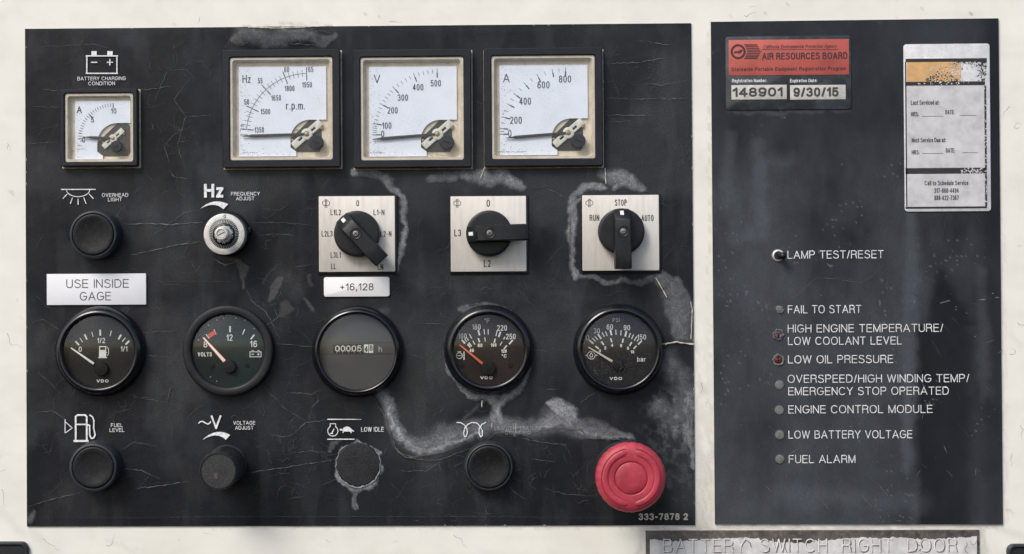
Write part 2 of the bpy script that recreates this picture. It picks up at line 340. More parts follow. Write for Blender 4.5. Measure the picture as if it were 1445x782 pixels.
# ------------------------------------------------------------------ stroke lettering
def arc(cx, cy, rx, ry, a0, a1, e=2.3):
    n = max(4, int(abs(a1 - a0) / 18)); out = []
    for i in range(n + 1):
        t = math.radians(a0 + (a1 - a0) * i / n); c, s_ = math.cos(t), math.sin(t)
        out.append((cx + rx * math.copysign(abs(c) ** (2 / e), c), cy + ry * math.copysign(abs(s_) ** (2 / e), s_)))
    return out
A_ = arc
G = {
 'A': (.68, [[(0, 0), (.34, 1)], [(.34, 1), (.68, 0)], [(.13, .33), (.55, .33)]]),
 'B': (.58, [[(0, 0), (0, 1), (.3, 1)] + A_(.3, .765, .24, .235, 90, -90) + [(0, .53)], [(.3, .53)] + A_(.32, .265, .26, .265, 90, -90) + [(0, 0)]]),
 'C': (.66, [A_(.34, .5, .34, .5, 42, 318)]),
 'D': (.62, [[(0, 0), (0, 1), (.25, 1)] + A_(.25, .5, .37, .5, 90, -90) + [(0, 0)]]),
 'E': (.52, [[(.52, 1), (0, 1), (0, 0), (.52, 0)], [(0, .53), (.48, .53)]]),
 'F': (.50, [[(.50, 1), (0, 1), (0, 0)], [(0, .52), (.44, .52)]]),
 'G': (.68, [A_(.35, .5, .35, .5, 45, 355) + [(.69, .48), (.38, .48)]]),
 'H': (.58, [[(0, 0), (0, 1)], [(.58, 0), (.58, 1)], [(0, .53), (.58, .53)]]),
 'I': (.0, [[(0, 0), (0, 1)]]),
 'J': (.42, [[(.42, 1), (.42, .25)] + A_(.21, .25, .21, .25, 0, -180)]),
 'K': (.58, [[(0, 0), (0, 1)], [(.56, 1), (0, .36)], [(.2, .58), (.6, 0)]]),
 'L': (.48, [[(0, 1), (0, 0), (.48, 0)]]),
 'M': (.70, [[(0, 0), (0, 1)], [(0, 1), (.35, 0)], [(.35, 0), (.7, 1)], [(.7, 1), (.7, 0)]]),
 'N': (.58, [[(0, 0), (0, 1)], [(0, 1), (.58, 0)], [(.58, 0), (.58, 1)]]),
 'O': (.70, [A_(.35, .5, .35, .5, 90, 450)]),
 'P': (.56, [[(0, 0), (0, 1), (.3, 1)] + A_(.3, .74, .26, .26, 90, -90) + [(0, .48)]]),
 'Q': (.70, [A_(.35, .5, .35, .5, 90, 450), [(.42, .22), (.68, -.03)]]),
 'R': (.58, [[(0, 0), (0, 1), (.32, 1)] + A_(.32, .755, .25, .245, 90, -90) + [(0, .51)], [(.32, .51)] + A_(.36, .33, .19, .18, 90, 10) + [(.56, .12), (.6, 0)]]),
 'S': (.58, [A_(.29, .755, .26, .245, 25, 200) + A_(.29, .255, .29, .265, 75, -160)]),
 'T': (.58, [[(0, 1), (.58, 1)], [(.29, 1), (.29, 0)]]),
 'U': (.58, [[(0, 1), (0, .3)] + A_(.29, .29, .29, .29, 180, 360) + [(.58, .3), (.58, 1)]]),
 'V': (.62, [[(0, 1), (.31, 0)], [(.31, 0), (.62, 1)]]),
 'W': (.90, [[(0, 1), (.22, 0)], [(.22, 0), (.45, 1)], [(.45, 1), (.68, 0)], [(.68, 0), (.90, 1)]]),
 'X': (.60, [[(0, 0), (.6, 1)], [(0, 1), (.6, 0)]]),
 'Y': (.60, [[(0, 1), (.3, .45)], [(.6, 1), (.3, .45)], [(.3, .45), (.3, 0)]]),
 'Z': (.56, [[(0, 1), (.56, 1)], [(.56, 1), (0, 0)], [(0, 0), (.56, 0)]]),
 '0': (.50, [A_(.25, .5, .25, .5, 90, 450)]),
 '1': (.24, [[(0, .74), (.24, 1)], [(.24, 1), (.24, 0)]]),
 '2': (.50, [A_(.25, .74, .25, .26, 165, -35) + [(0, 0)], [(0, 0), (.5, 0)]]),
 '3': (.50, [A_(.24, .76, .23, .24, 160, -80), A_(.24, .26, .26, .26, 80, -160)]),
 '4': (.52, [[(.38, 0), (.38, 1)], [(.36, .97), (0, .3)], [(0, .27), (.54, .27)]]),
 '5': (.50, [[(.45, 1), (.06, 1), (.03, .52)] + A_(.25, .32, .25, .32, 125, -155)]),
 '6': (.50, [A_(.25, .3, .25, .3, 90, 450), [(.0, .32), (.04, .62)] + A_(.27, .68, .23, .32, 160, 35)]),
 '7': (.50, [[(0, 1), (.5, 1)], [(.5, 1), (.17, 0)]]),
 '8': (.50, [A_(.25, .765, .21, .235, 90, 450), A_(.25, .265, .25, .265, 90, 450)]),
 '9': (.50, [A_(.25, .7, .25, .3, 90, 450), [(.5, .68), (.46, .38)] + A_(.23, .32, .23, .32, -20, -145)]),
 '.': (.02, [[(0, 0), (.02, 0)]]), ',': (.05, [[(.05, .06), (0, -.16)]]), ':': (.02, [[(0, .08), (.02, .08)], [(0, .58), (.02, .58)]]),
 '-': (.28, [[(0, .42), (.28, .42)]]), '+': (.46, [[(0, .45), (.46, .45)], [(.23, .22), (.23, .68)]]),
 '/': (.30, [[(0, 0), (.30, 1)]]), '°': (.20, [A_(.1, .86, .1, .12, 0, 360)]),
 'a': (.44, [A_(.22, .53, .2, .2, 155, 0) + [(.42, .5), (.42, 0)], A_(.2, .19, .2, .19, 70, 290) + [(.42, .13)], [(.2, .4), (.42, .42)]]),
 'b': (.44, [[(0, 0), (0, 1)], A_(.22, .35, .22, .35, 160, -160)]),
 'c': (.42, [A_(.22, .35, .22, .35, 45, 315)]),
 'd': (.44, [[(.44, 0), (.44, 1)], A_(.22, .35, .22, .35, 20, 340)]),
 'e': (.44, [[(.01, .38), (.44, .38)] + A_(.22, .36, .22, .35, 5, 320)]),
 'f': (.26, [[(.1, 0), (.1, .82)] + A_(.25, .82, .15, .18, 180, 95), [(0, .66), (.26, .66)]]),
 'g': (.44, [A_(.22, .35, .22, .33, 20, 340), [(.44, .68), (.44, -.05)] + A_(.22, -.08, .22, .2, 0, -150)]),
 'h': (.42, [[(0, 0), (0, 1)], A_(.21, .45, .21, .24, 165, 0) + [(.42, 0)]]),
 'i': (.0, [[(0, 0), (0, .68)], [(0, .9), (0, .98)]]),
 'j': (.1, [[(.1, .68), (.1, -.2)], [(.1, .9), (.1, .98)]]),
 'k': (.40, [[(0, 0), (0, 1)], [(.38, .68), (0, .26)], [(.14, .4), (.4, 0)]]),
 'l': (.0, [[(0, 0), (0, 1)]]),
 'm': (.70, [[(0, 0), (0, .68)], A_(.175, .48, .175, .2, 165, 0) + [(.35, 0)], A_(.525, .48, .175, .2, 165, 0) + [(.70, 0)]]),
 'n': (.42, [[(0, 0), (0, .68)], A_(.21, .45, .21, .24, 165, 0) + [(.42, 0)]]),
 'o': (.46, [A_(.23, .35, .23, .35, 90, 450)]),
 'p': (.44, [[(0, -.28), (0, .68)], A_(.22, .35, .22, .35, 160, -160)]),
 'q': (.44, [[(.44, -.28), (.44, .68)], A_(.22, .35, .22, .35, 20, 340)]),
 'r': (.24, [[(0, 0), (0, .68)], A_(.2, .42, .2, .26, 165, 75)]),
 's': (.38, [A_(.19, .525, .17, .165, 30, 200) + A_(.19, .18, .19, .18, 70, -160)]),
 't': (.26, [[(.1, .92), (.1, .15)] + A_(.24, .15, .14, .15, 180, 265), [(0, .66), (.26, .66)]]),
 'u': (.42, [[(.42, .68), (.42, 0)], [(0, .68), (0, .24)] + A_(.21, .24, .21, .24, 180, 350)]),
 'v': (.42, [[(0, .68), (.21, 0)], [(.21, 0), (.42, .68)]]),
 'w': (.64, [[(0, .68), (.16, 0)], [(.16, 0), (.32, .68)], [(.32, .68), (.48, 0)], [(.48, 0), (.64, .68)]]),
 'x': (.40, [[(0, 0), (.4, .68)], [(0, .68), (.4, 0)]]),
 'y': (.42, [[(0, .68), (.22, 0)], [(.42, .68), (.18, -.12), (.02, -.26)]]),
 'z': (.38, [[(0, .68), (.38, .68)], [(.38, .68), (0, 0)], [(0, 0), (.38, 0)]]),
}
for _c in list(G):
    _k = 1.3 if _c.isupper() else 1.16 if _c.isdigit() else 1.15 if _c.isalpha() else 1.0
    G[_c] = (G[_c][0] * _k, [[(u * _k, v) for u, v in st] for st in G[_c][1]])
def text(mb, s, x, y, size, wt, width=None, h=0.3, anchor='c', slant=0.0, rot=0.0, gap=0.20, space=0.36, jag=0.0, drop=0.0):
    """s centred on (x, y) in wall units; size = cap height, width = full width, wt = stroke"""
    hh = size - wt
    tot_g = sum(G[c][0] if c != ' ' else space for c in s)
    tot_w = 0.0; ng = len(s) - 1
    # natural layout: glyph widths scale, strokes and gaps stay
    natural = tot_g * hh + ng * (gap * hh) + wt * (sum(1 for c in s if c != ' '))
    if width is None: width = natural
    fixed = wt * sum(1 for c in s if c != ' ')
    k = max(0.05, (width - fixed) / (natural - fixed + 1e-9))
    cx = -width / 2 if anchor == 'c' else (0 if anchor == 'l' else -width)
    cr, sr = math.cos(rot), math.sin(rot)
    for c in s:
        if c == ' ': cx += space * hh * k + gap * hh * k; continue
        w, strokes = G[c]
        for st in strokes:
            pts = []
            for gx, gy in st:
                lx = cx + wt / 2 + gx * hh * k; ly = -hh / 2 + gy * hh
                lx += slant * ly
                if jag: lx += rng.uniform(-jag, jag); ly += rng.uniform(-jag, jag)
                pts.append((x + lx * cr - ly * sr, y + lx * sr + ly * cr))
            if drop and rng.random() < drop: continue
            closed = abs(pts[0][0] - pts[-1][0]) + abs(pts[0][1] - pts[-1][1]) < 1e-6
            mb.ribbon(pts, wt, h, 0 if closed else wt * 0.45)
        cx += wt + w * hh * k + gap * hh * k
def textp(mb, s, px, py, size, wt, width=None, h=0.3, **k):
    x, y = P(px, py, h); text(mb, s, x, y, size, wt, width, h, **k)

# ------------------------------------------------------------------ numpy noise for wear masks
def vnoise(x, y, seed):
    r = np.random.RandomState(seed).rand(256, 256)
    xi = np.floor(x).astype(int); yi = np.floor(y).astype(int); fx = x - xi; fy = y - yi
    fx = fx * fx * (3 - 2 * fx); fy = fy * fy * (3 - 2 * fy)
    g = lambda a, b: r[a % 256, b % 256]
    return (g(xi, yi) * (1 - fx) + g(xi + 1, yi) * fx) * (1 - fy) + (g(xi, yi + 1) * (1 - fx) + g(xi + 1, yi + 1) * fx) * fy
def fbm(x, y, sc, seed, o=4):
    t = 0; a = 0.5; n = 0
    for i in range(o):
        t = t + a * vnoise(x / sc * 2 ** i + 11 * i, y / sc * 2 ** i + 7 * i, seed + i); n += a; a *= 0.5
    return t / n
def sstep(a, b, v):
    t = np.clip((v - a) / (b - a), 0, 1); return t * t * (3 - 2 * t)
def stroke_field(X, Y, pts, ws, soft=0.5, hard_low=False):
    """1 inside a polyline of varying half-width, falling off outside; coordinates are photo pixels"""
    F = np.zeros_like(X); m = max(ws) * (1 + soft) + 4
    for i in range(len(pts) - 1):
        (x0, y0), (x1, y1) = pts[i], pts[i + 1]
        sel = (X > min(x0, x1) - m) & (X < max(x0, x1) + m) & (Y > min(y0, y1) - m) & (Y < max(y0, y1) + m)
        xs, ys = X[sel], Y[sel]; dx, dy = x1 - x0, y1 - y0; L2 = dx * dx + dy * dy + 1e-9
        t = np.clip(((xs - x0) * dx + (ys - y0) * dy) / L2, 0, 1)
        d = np.hypot(xs - x0 - t * dx, ys - y0 - t * dy); w = ws[i] + (ws[i + 1] - ws[i]) * t
        F[sel] = np.maximum(F[sel], 1 - sstep(w * (1 - soft), w * (1 + soft * 0.6), d))
    return F

def sheet(name, corners, h, step, material, fields, parent=None, kind=None, thick=None, edge_rough=0.0):
    """a finely divided sheet between four photo corners (tl, tr, br, bl) carrying wear masks"""
    tl, tr, br, bl = [np.array(P(*c, h)) for c in corners]
    nx = int(abs(tr[0] - tl[0]) / step); ny = int(abs(tl[1] - bl[1]) / step)
    u = np.linspace(0, 1, nx + 1)[None, :, None]; v = np.linspace(0, 1, ny + 1)[:, None, None]
    Q = (tl * (1 - u) + tr * u) * (1 - v) + (bl * (1 - u) + br * u) * v
    return grid_mesh(name, Q[..., 0], Q[..., 1], h, material, fields, parent, kind)
def grid_mesh(name, QX, QY, h, material, fields, parent=None, kind=None):
    ny, nx = QX.shape
    # wall coordinates back to photo pixels for the masks
    v = np.stack([QX - CAM[0], QY - CAM[1], np.full_like(QX, h - CAM[2])], -1) @ RC
    X = CX + FPX * v[..., 0] / -v[..., 2]; Y = CY - FPX * v[..., 1] / -v[..., 2]
    dust, peel, lift = fields(X, Y)
    o_ = parent['_o'] if parent is not None else [0, 0, 0]
    co = np.stack([(QX - o_[0]) * S, -(h + lift - o_[2]) * S, (QY - o_[1]) * S], -1).reshape(-1, 3).astype(np.float32)
    idx = np.arange(ny * nx).reshape(ny, nx)
    q = np.stack([idx[:-1, :-1], idx[1:, :-1], idx[1:, 1:], idx[:-1, 1:]], -1).reshape(-1, 4)
    me = bpy.data.meshes.new(name)
    me.vertices.add(ny * nx); me.vertices.foreach_set('co', co.ravel())
    me.loops.add(q.size); me.loops.foreach_set('vertex_index', q.ravel().astype(np.int32))
    me.polygons.add(len(q)); me.polygons.foreach_set('loop_start', (np.arange(len(q)) * 4).astype(np.int32))
    me.update(calc_edges=True); me.shade_smooth()
    for nm, arr in (('dust', dust), ('peel', peel)):
        a = me.attributes.new(nm, 'FLOAT', 'POINT'); a.data.foreach_set('value', arr.ravel().astype(np.float32))
    me.materials.append(M[material])
    o = bpy.data.objects.new(name, me); COL.objects.link(o)
    if parent is not None: o.parent = parent; o['_o'] = list(o_)
    if kind: o['kind'] = kind
    return o

# ------------------------------------------------------------------ the painted wall
def wall_fields(X, Y):
    wx = X + 14 * (fbm(X, Y, 14, 3) - .5); wy = Y + 14 * (fbm(X, Y, 14, 9) - .5)
    d = np.zeros_like(X)
    for pts, ws, a in (
        ([(984, 560), (984, 640), (985, 742)], [3, 7, 8], .38), ([(1004, 600), (1004, 742)], [2, 5], .4),
        ([(995, 670), (994, 745)], [3, 6], .45), ([(905, 747), (1390, 745)], [3, 4], .55), ([(1008, 744), (1200, 743), (1410, 745)], [2, 2, 2], .5),
        ([(905, 750), (903, 790)], [5, 6], .4), ([(1386, 748), (1388, 790)], [5, 6], .5), ([(980, 480), (986, 560)], [2, 2], .3),
        ([(1414, 300), (1416, 560), (1418, 740)], [2, 4, 3], .22), ([(1425, 470), (1440, 490)], [5, 5], .15),
        ([(1400, 742), (1445, 760)], [5, 9], .22), ([(985, 540), (995, 552)], [5, 5], .35), ([(45, 752), (75, 782)], [5, 12], .16),
        ([(0, 720), (30, 750)], [8, 8], .16), ([(325, 38), (470, 36)], [1.6, 1.6], .6), ([(150, 765), (190, 778)], [4, 4], .14),
        ([(1000, 30), (1002, 740)], [1.2, 1.2], .3), ([(300, 745), (980, 744)], [1.0, 1.2], .25)):
        d = np.maximum(d, a * stroke_field(wx, wy, pts, ws, 1.0))
    band = sstep(978, 982, X) * (1 - sstep(1006, 1010, X)) * sstep(330, 700, Y)
    d = np.maximum(d, band * .30 * sstep(.42, .62, fbm(X, Y * .4, 9, 21)))
    d += .07 * sstep(.48, .75, fbm(X, Y, 26, 31)) + .07 * sstep(.5, .8, fbm(X, Y * 3, 60, 131)) + .45 * sstep(.78, .84, fbm(X, Y, 6, 35)) * sstep(.5, .7, fbm(X, Y, 90, 37))
    p = .7 * sstep(.86, .9, fbm(X, Y, 5, 41, 3)) * sstep(.5, .65, fbm(X, Y, 70, 44))
    return np.clip(d, 0, 1), p, np.zeros_like(X)
gx = np.concatenate([np.linspace(-900, -60, 12), np.arange(-50, 1510, 4.0), np.linspace(1520, 2400, 12)])
gy = -np.concatenate([np.linspace(-600, -50, 8), np.arange(-40, 840, 4.0), np.linspace(850, 1500, 8)])
QX, QY = np.meshgrid(gx, gy)
wall = grid_mesh('wall', QX, QY, 0.0, 'wall', wall_fields, None, 'structure')
wall['_o'] = [0.0, 0.0, 0.0]

# hair cracks and chips in the white paint
def wander(x, y, a, n, st, curl=0.5):
    pts = [(x, y)]
    for i in range(n):
        a += rng.gauss(0, curl) ; x += math.cos(a) * st; y += math.sin(a) * st; pts.append((x, y))
    return pts
mb = MB()
for _ in range(12):
    x, y = rng.choice(((rng.uniform(0, 30), rng.uniform(100, 780)), (rng.uniform(1418, 1445), rng.uniform(20, 780)), (rng.uniform(0, 1445), rng.uniform(2, 26)), (rng.uniform(50, 900), rng.uniform(748, 780)), (rng.uniform(984, 1002), rng.uniform(40, 740))))
    q = wander(x, y, rng.uniform(0, 6.3), rng.randint(1, 5), 3.0, .6); mb.ribbon([P(*p, .1) for p in q], rng.uniform(.15, .35), .25, w1=.1)
for x, y, a, n in ((10, 470, 1.2, 9), (60, 760, .9, 8), (2, 690, .8, 7), (150, 770, .6, 6), (1425, 150, 2.4, 5), (1438, 180, 2.0, 6), (1436, 455, 1.0, 8), (1425, 500, 1.4, 5),
                   (990, 540, 1.3, 5), (12, 205, 2.8, 2), (282, 25, 2.4, 2), (640, 755, .4, 7), (1050, 22, .2, 5), (550, 30, .1, 4), (1440, 600, 1.5, 6), (1428, 640, 1.0, 5)):
    q = wander(x, y, a, n, 4.0, .6); mb.ribbon([P(*p, .1) for p in q], .42, .25, w1=.1)
mb.build('paint_crack', M['crack_brown'], wall, kind='stuff')

# ------------------------------------------------------------------ left control panel
lp, lx, ly = thing('control_panel', 'large cracked black instrument panel with white symbols, left of the white strip', 'panel', 508, 391)
def left_fields(X, Y):
    wx = X + 16 * (fbm(X, Y, 22, 53) - .5) + 3.5 * (fbm(X, Y, 4, 54) - .5); wy = Y + 16 * (fbm(X, Y, 22, 59) - .5) + 3.5 * (fbm(X, Y, 4, 58) - .5)
    d = np.zeros_like(X); lift = np.zeros_like(X)
    ST = (
     ([(330, 60), (350, 52), (395, 56), (430, 52), (455, 56), (472, 50)], [6, 10, 10, 10, 9, 3], .26, .6),
     ([(498, 243), (530, 247), (550, 256), (566, 280), (570, 320), (566, 360), (560, 384)], [6, 7, 7, 5, 4, 4, 3], .50, .6),
     ([(655, 245), (690, 252), (715, 250), (735, 262)], [8, 12, 10, 6], .60, .7), ([(610, 250), (640, 246)], [8, 9], .35, .7),
     ([(852, 243), (880, 254), (905, 266)], [9, 12, 5], .55, .6), ([(850, 262), (825, 264), (812, 280), (808, 320), (808, 370), (813, 392)], [5, 6, 6, 6, 5, 5], .62, .5),
     ([(815, 392), (860, 396), (925, 394)], [4, 4, 4], .30, .7),
     ([(930, 385), (945, 410), (960, 440), (962, 470)], [7, 14, 17, 15], .34, .6), ([(955, 400), (970, 430), (972, 478)], [8, 10, 8], .30, .5),
     ([(930, 575), (955, 600), (968, 560)], [14, 16, 12], .20, .9), ([(940, 510), (962, 540), (972, 620)], [18, 18, 5], .26, .9),
     ([(972, 560), (975, 620), (977, 660)], [6, 4, 3], .45, .5),
     ([(538, 558), (548, 575), (556, 600), (566, 622)], [7, 9, 9, 8], .50, .85),
     ([(566, 622), (590, 628), (630, 618), (660, 606), (700, 600), (745, 603), (780, 594), (812, 602), (850, 608), (893, 618)], [8, 14, 15, 13, 11, 11, 14, 12, 8, 3], .46, 1.1),
     ([(545, 572), (554, 596), (565, 622), (582, 634), (612, 632), (645, 620), (680, 608)], [3, 4, 5, 6, 6, 4, 2], .8, .8),
     ([(700, 604), (730, 611), (765, 602), (800, 600), (840, 611), (890, 620)], [3, 5, 4, 4, 4, 2], .6, .8), ([(700, 570), (701, 596)], [3, 4], .8, .8), ([(782, 578), (792, 582)], [4, 6], .6, .9),
     ([(828, 278), (811, 295), (808, 370)], [2, 2.5, 2], .7, .8), ([(868, 262), (895, 262)], [5, 3], .6, .9), ([(560, 272), (569, 300), (568, 345)], [2, 2, 1.5], .6, .8), ([(680, 256), (710, 254)], [3, 3], .6, .9),
     ([(776, 574), (790, 576), (806, 590)], [6, 12, 12], .72, .4),
     ([(694, 560), (698, 578), (700, 596)], [9, 6, 10], .62, .5), ([(672, 560), (700, 566), (724, 556), (738, 540), (745, 526)], [5, 8, 6, 4, 3], .62, .6),
     ([(672, 562), (650, 548), (634, 520), (628, 500)], [5, 4, 3, 2], .45, .5),
     ([(535, 545), (545, 562)], [5, 8], .45, .6), ([(525, 460), (540, 440)], [10, 8], .12, .9), ([(600, 400), (760, 400), (800, 420)], [30, 34, 30], .05, 1),
     ([(505, 624), (480, 634), (474, 655), (480, 676), (500, 690), (524, 684), (538, 662), (533, 638), (505, 624)], [1, 1.5, 1.5, 3, 5, 5, 4, 2, 1], .75, .5),
     ([(503, 690), (501, 714)], [4.5, 3.6], .42, .3), ([(462, 635), (468, 625), (480, 620)], [4, 3, 2], .35, .5),
     ([(42, 735), (48, 722)], [5, 3], .22, .8), ([(690, 560), (600, 640)], [2, 2], .1, .5),
     ([(850, 330), (850, 334)], [2, 2], .0, .5), ([(650, 440), (690, 432), (720, 440)], [4, 4, 3], .30, .6), ([(400, 395), (425, 408)], [20, 16], .07, 1))
    for pts, ws, a, so in ST:
        d = np.maximum(d, a * stroke_field(wx, wy, pts, ws, so))
    rim = np.clip(1 - np.abs(d - .18) / .12, 0, 1) * (d > .05)
    d = d * (.65 + .4 * sstep(.25, .75, fbm(X, Y, 6, 63)) + .6 * (fbm(X, Y, 30, 67) - .5)) + .09 * rim * sstep(.45, .6, fbm(X, Y, 12, 65))
    d += .06 * sstep(.5, .75, fbm(X, Y, 120, 71)) + .03 * sstep(.45, .7, fbm(X * 1.0, Y * .3, 22, 75))
    d += .18 * sstep(540, 560, Y) * sstep(885, 960, X) * sstep(.45, .65, fbm(X, Y, 7, 81)) * (1 - sstep(700, 720, Y)) * (1 - sstep(600, 660, Y) * .6)
    pe = np.zeros_like(X)
    for pts, ws, a in (([(334, 372), (342, 386), (345, 406)], [3, 7, 2], .42), ([(395, 396), (385, 410), (376, 424)], [4, 7, 3], .45), ([(404, 432), (396, 444)], [7, 4], .25),
                       ([(433, 424), (437, 434)], [3, 3], .3), ([(388, 372), (372, 398)], [1, 2], .2), ([(310, 366), (335, 372)], [3, 3], .22),
                       ([(437, 392), (442, 405)], [2, 3], .2)):
        pe = np.maximum(pe, a * stroke_field(wx, wy, pts, ws, .25))
    lift = 1.2 * d + 0.5 * fbm(X, Y, 40, 91)
    ed = np.minimum(np.minimum(X - 36, 980 - X), np.minimum(Y - 36, 742 - Y))
    lift = lift * sstep(2, 10, ed)
    bump_top = stroke_field(X, Y, [(345, 50), (395, 50), (440, 50)], [14, 16, 12], .8)
    lift = lift + 2.5 * bump_top
    return np.clip(d, 0, 1), pe, lift
LC = ((35.2, 40.8), (975.2, 32.8), (981, 741.3), (38, 743))
film = sheet('film', LC, 2.2, 1.6, 'film', left_fields, lp)
mb = MB()
o2 = [P(*c, 0) for c in LC]; i2 = [P(*c, 2.2) for c in LC]
mb.loops([[(x, y, -0.5) for x, y in ccw(i2)], [(x, y, 2.19) for x, y in ccw(i2)]], False, False)
mb.build('film_edge', 'edge', lp)
HL = 2.5     # height of print above the wall on the left panel (the film undulates below it)
HT = 4.6

# printed words
def word(parent, s, px, py, size, wt, width, m='print', h=HT, **k):
    b = MB(); textp(b, s, px, py, size, wt, width, h, **k); return b.build('lettering', M[m] if isinstance(m, str) else m, parent)
for s, px, py, w in (('BATTERY CHARGING', 143.4, 110.8, 69), ('CONDITION', 143.4, 117.8, 38), ('OVERHEAD', 162.3, 275.3, 37.5), ('LIGHT', 162.2, 281.6, 20),
                     ('FREQUENCY', 346.3, 273.5, 41), ('ADJUST', 346, 280.2, 26), ('FUEL', 165, 600.2, 17), ('LEVEL', 165, 607, 21),
                     ('VOLTAGE', 344.7, 596.8, 31), ('ADJUST', 344.7, 603.8, 26)):
    word(lp, s, px, py, 5.2, .62, w, 'print_dim')
word(lp, 'LOW IDLE', 525.6, 606, 6.6, .75, 32, 'print')
word(lp, 'LOW TEMPERATURE', 731, 604.4, 4.9, .6, 66, 'print_faint', drop=.12)
word(lp, 'START AID', 731, 610.6, 4.9, .6, 36, 'print_faint', drop=.15)
word(lp, 'Hz', 301.5, 269.2, 19.6, 4.0, 27.4)
word(lp, 'V', 304.9, 595.8, 19.2, 2.6, 15)
word(lp, '333-7878 2', 936, 729.2, 9.4, 1.9, 69, 'print_grey')
# pictograms
def pic(name='symbol', m='print'):
    return MB()
def L(mb, pts, w, h=HT, ext=0.0, **k): mb.ribbon([P(x, y, h) for x, y in pts], w, h, ext, **k)
def F(mb, pts, h=HT): mb.flat([P(x, y, h) for x, y in pts], h)
def circ(x, y, r, a0=0, a1=360, n=20, ry=None): return [(x + r * math.cos(math.radians(a0 + (a1 - a0) * i / n)), y - (ry or r) * math.sin(math.radians(a0 + (a1 - a0) * i / n))) for i in range(n + 1)]
b = MB()                                                     # battery
L(b, [(121.8, 79), (165.7, 79)], 1.7, ext=.8); L(b, [(165, 79), (165, 103.4)], 1.7, h=HT + .03); L(b, [(165.7, 103.6), (121.8, 103.6)], 1.7, ext=.8); L(b, [(122.5, 103.4), (122.5, 79)], 1.7, h=HT + .03)
F(b, [(129, 72.2), (136.4, 72.2), (136.4, 78), (129, 78)]); F(b, [(151.4, 72.2), (159, 72.2), (159, 78), (151.4, 78)])
L(b, [(128.4, 88), (137.3, 88)], 1.5); L(b, [(150.6, 88), (159.5, 88)], 1.5); L(b, [(155, 83.4), (155, 92.6)], 1.5, h=HT + .03)
b.build('battery_symbol', 'print', lp)
b = MB()                                                     # overhead lamp
L(b, [(86.2, 267.4), (134.9, 267.4)], 1.3); L(b, circ(110.2, 267.4, 16.5, 180, 360, 20, 10.3), 1.1)
for q in (((94.7, 274.1), (88.6, 280.5)), ((102.3, 279), (99.3, 287.5)), ((110.2, 280.5), (110.2, 289)), ((118.1, 279), (121.5, 287.5)), ((125.4, 273.5), (131.9, 280.5))): L(b, q, 1.2)
b.build('lamp_symbol', 'print', lp)
def swoosh(p0, tm, tr, br, bm):
    """tapering arc: left point, top middle, top right, bottom right, bottom middle"""
    b = MB(); n = 16
    def bez(a, m, c, t):
        k = [2 * m[i] - (a[i] + c[i]) / 2 for i in (0, 1)]
        return tuple(a[i] * (1 - t) ** 2 + 2 * k[i] * t * (1 - t) + c[i] * t * t for i in (0, 1))
    vs = [(*P(*bez(p0, tm, tr, i / n), HT), HT) for i in range(n + 1)] + [(*P(*bez((p0[0], p0[1] + .1), bm, br, i / n), HT), HT) for i in range(n + 1)]
    b.add(vs, [(i, n + 1 + i, n + 2 + i, i + 1) for i in range(n)])
    return b
swoosh((283.2, 294.2), (301.5, 284.7), (321.9, 288.1), (315.2, 295.4), (301, 289.2)).build('arrow_symbol', 'print', lp)
swoosh((286, 620.7), (305, 609.9), (324.8, 613.9), (318.6, 620.7), (304, 614.6)).build('arrow_symbol', 'print', lp)
b = MB(); L(b, [(280, 597.6), (282.5, 595.2), (286, 594.8), (290, 597.2), (293.5, 598.6), (296, 597), (297.6, 594.6)], 1.7); b.build('wave_symbol', 'print', lp)
b = MB()                                                     # fuel pump
L(b, [(91.8, 591.7), (91.8, 611.2)], 1.2); L(b, [(92.4, 595.5), (102, 604)], 1.1, h=HT + .02); L(b, [(102, 604), (92.4, 611)], 1.1)
L(b, [(106.8, 622), (106.8, 588), (109.5, 585.8), (120, 585.8), (122.4, 588), (122.4, 622)], 2.5); L(b, [(107, 599), (122, 599)], 2.0, h=HT + .03)
L(b, [(103.7, 622.4), (125, 622.4)], 2.9, h=HT + .05)
L(b, [(123, 599.3), (126.5, 600.5), (126.5, 614), (128.5, 618.5), (132, 618.3), (134.2, 614), (132.2, 604), (132.6, 594), (130.6, 588.5), (126.2, 585.4)], 1.9, h=HT + .02)
b.build('fuel_pump_symbol', 'print', lp)
b = MB()                                                     # engine and tortoise
L(b, [(461.8, 591.8), (497, 591.8), (510, 592)], 1.4, w1=.5); L(b, [(461.8, 619.9), (500, 619.9)], 1.4)
L(b, circ(469.7, 608.3, 7.2, 60, -240, 20), 1.2); L(b, [(466, 602), (466, 598), (473.6, 598), (473.6, 602)], 1.0); L(b, [(468, 612), (471.5, 605)], 1.2); L(b, [(465.5, 611.8), (470, 612)], 1.2, h=HT + .03)
F(b, [(482.5, 607.5), (485, 603.6), (489, 601.8), (493, 602.6), (497, 606.5), (497.8, 608.6), (493, 609.2), (486, 609)]); L(b, [(479.5, 606.2), (483, 606.6)], 2.4, h=HT + .02)
for q in (((485, 608.5), (483.6, 611)), ((494.5, 608.6), (496, 611)), ((497, 608), (499.6, 608.6))): L(b, q, 1.5, h=HT + .03)
b.build('low_idle_symbol', 'print', lp)
b = MB()                                                     # heater coil
L(b, [(644.2, 596.2), (650, 596.4), (655, 599.5), (658.4, 604), (659.6, 610), (657.9, 616), (655.6, 616.4), (654.2, 611), (656, 604), (660, 599), (666, 596.2), (673, 597), (677.5, 602), (680.8, 608), (680.6, 615), (678.4, 616.4), (676, 612), (676.2, 605), (680, 599), (686, 596)], 1.4)
b.build('coil_symbol', 'print', lp)

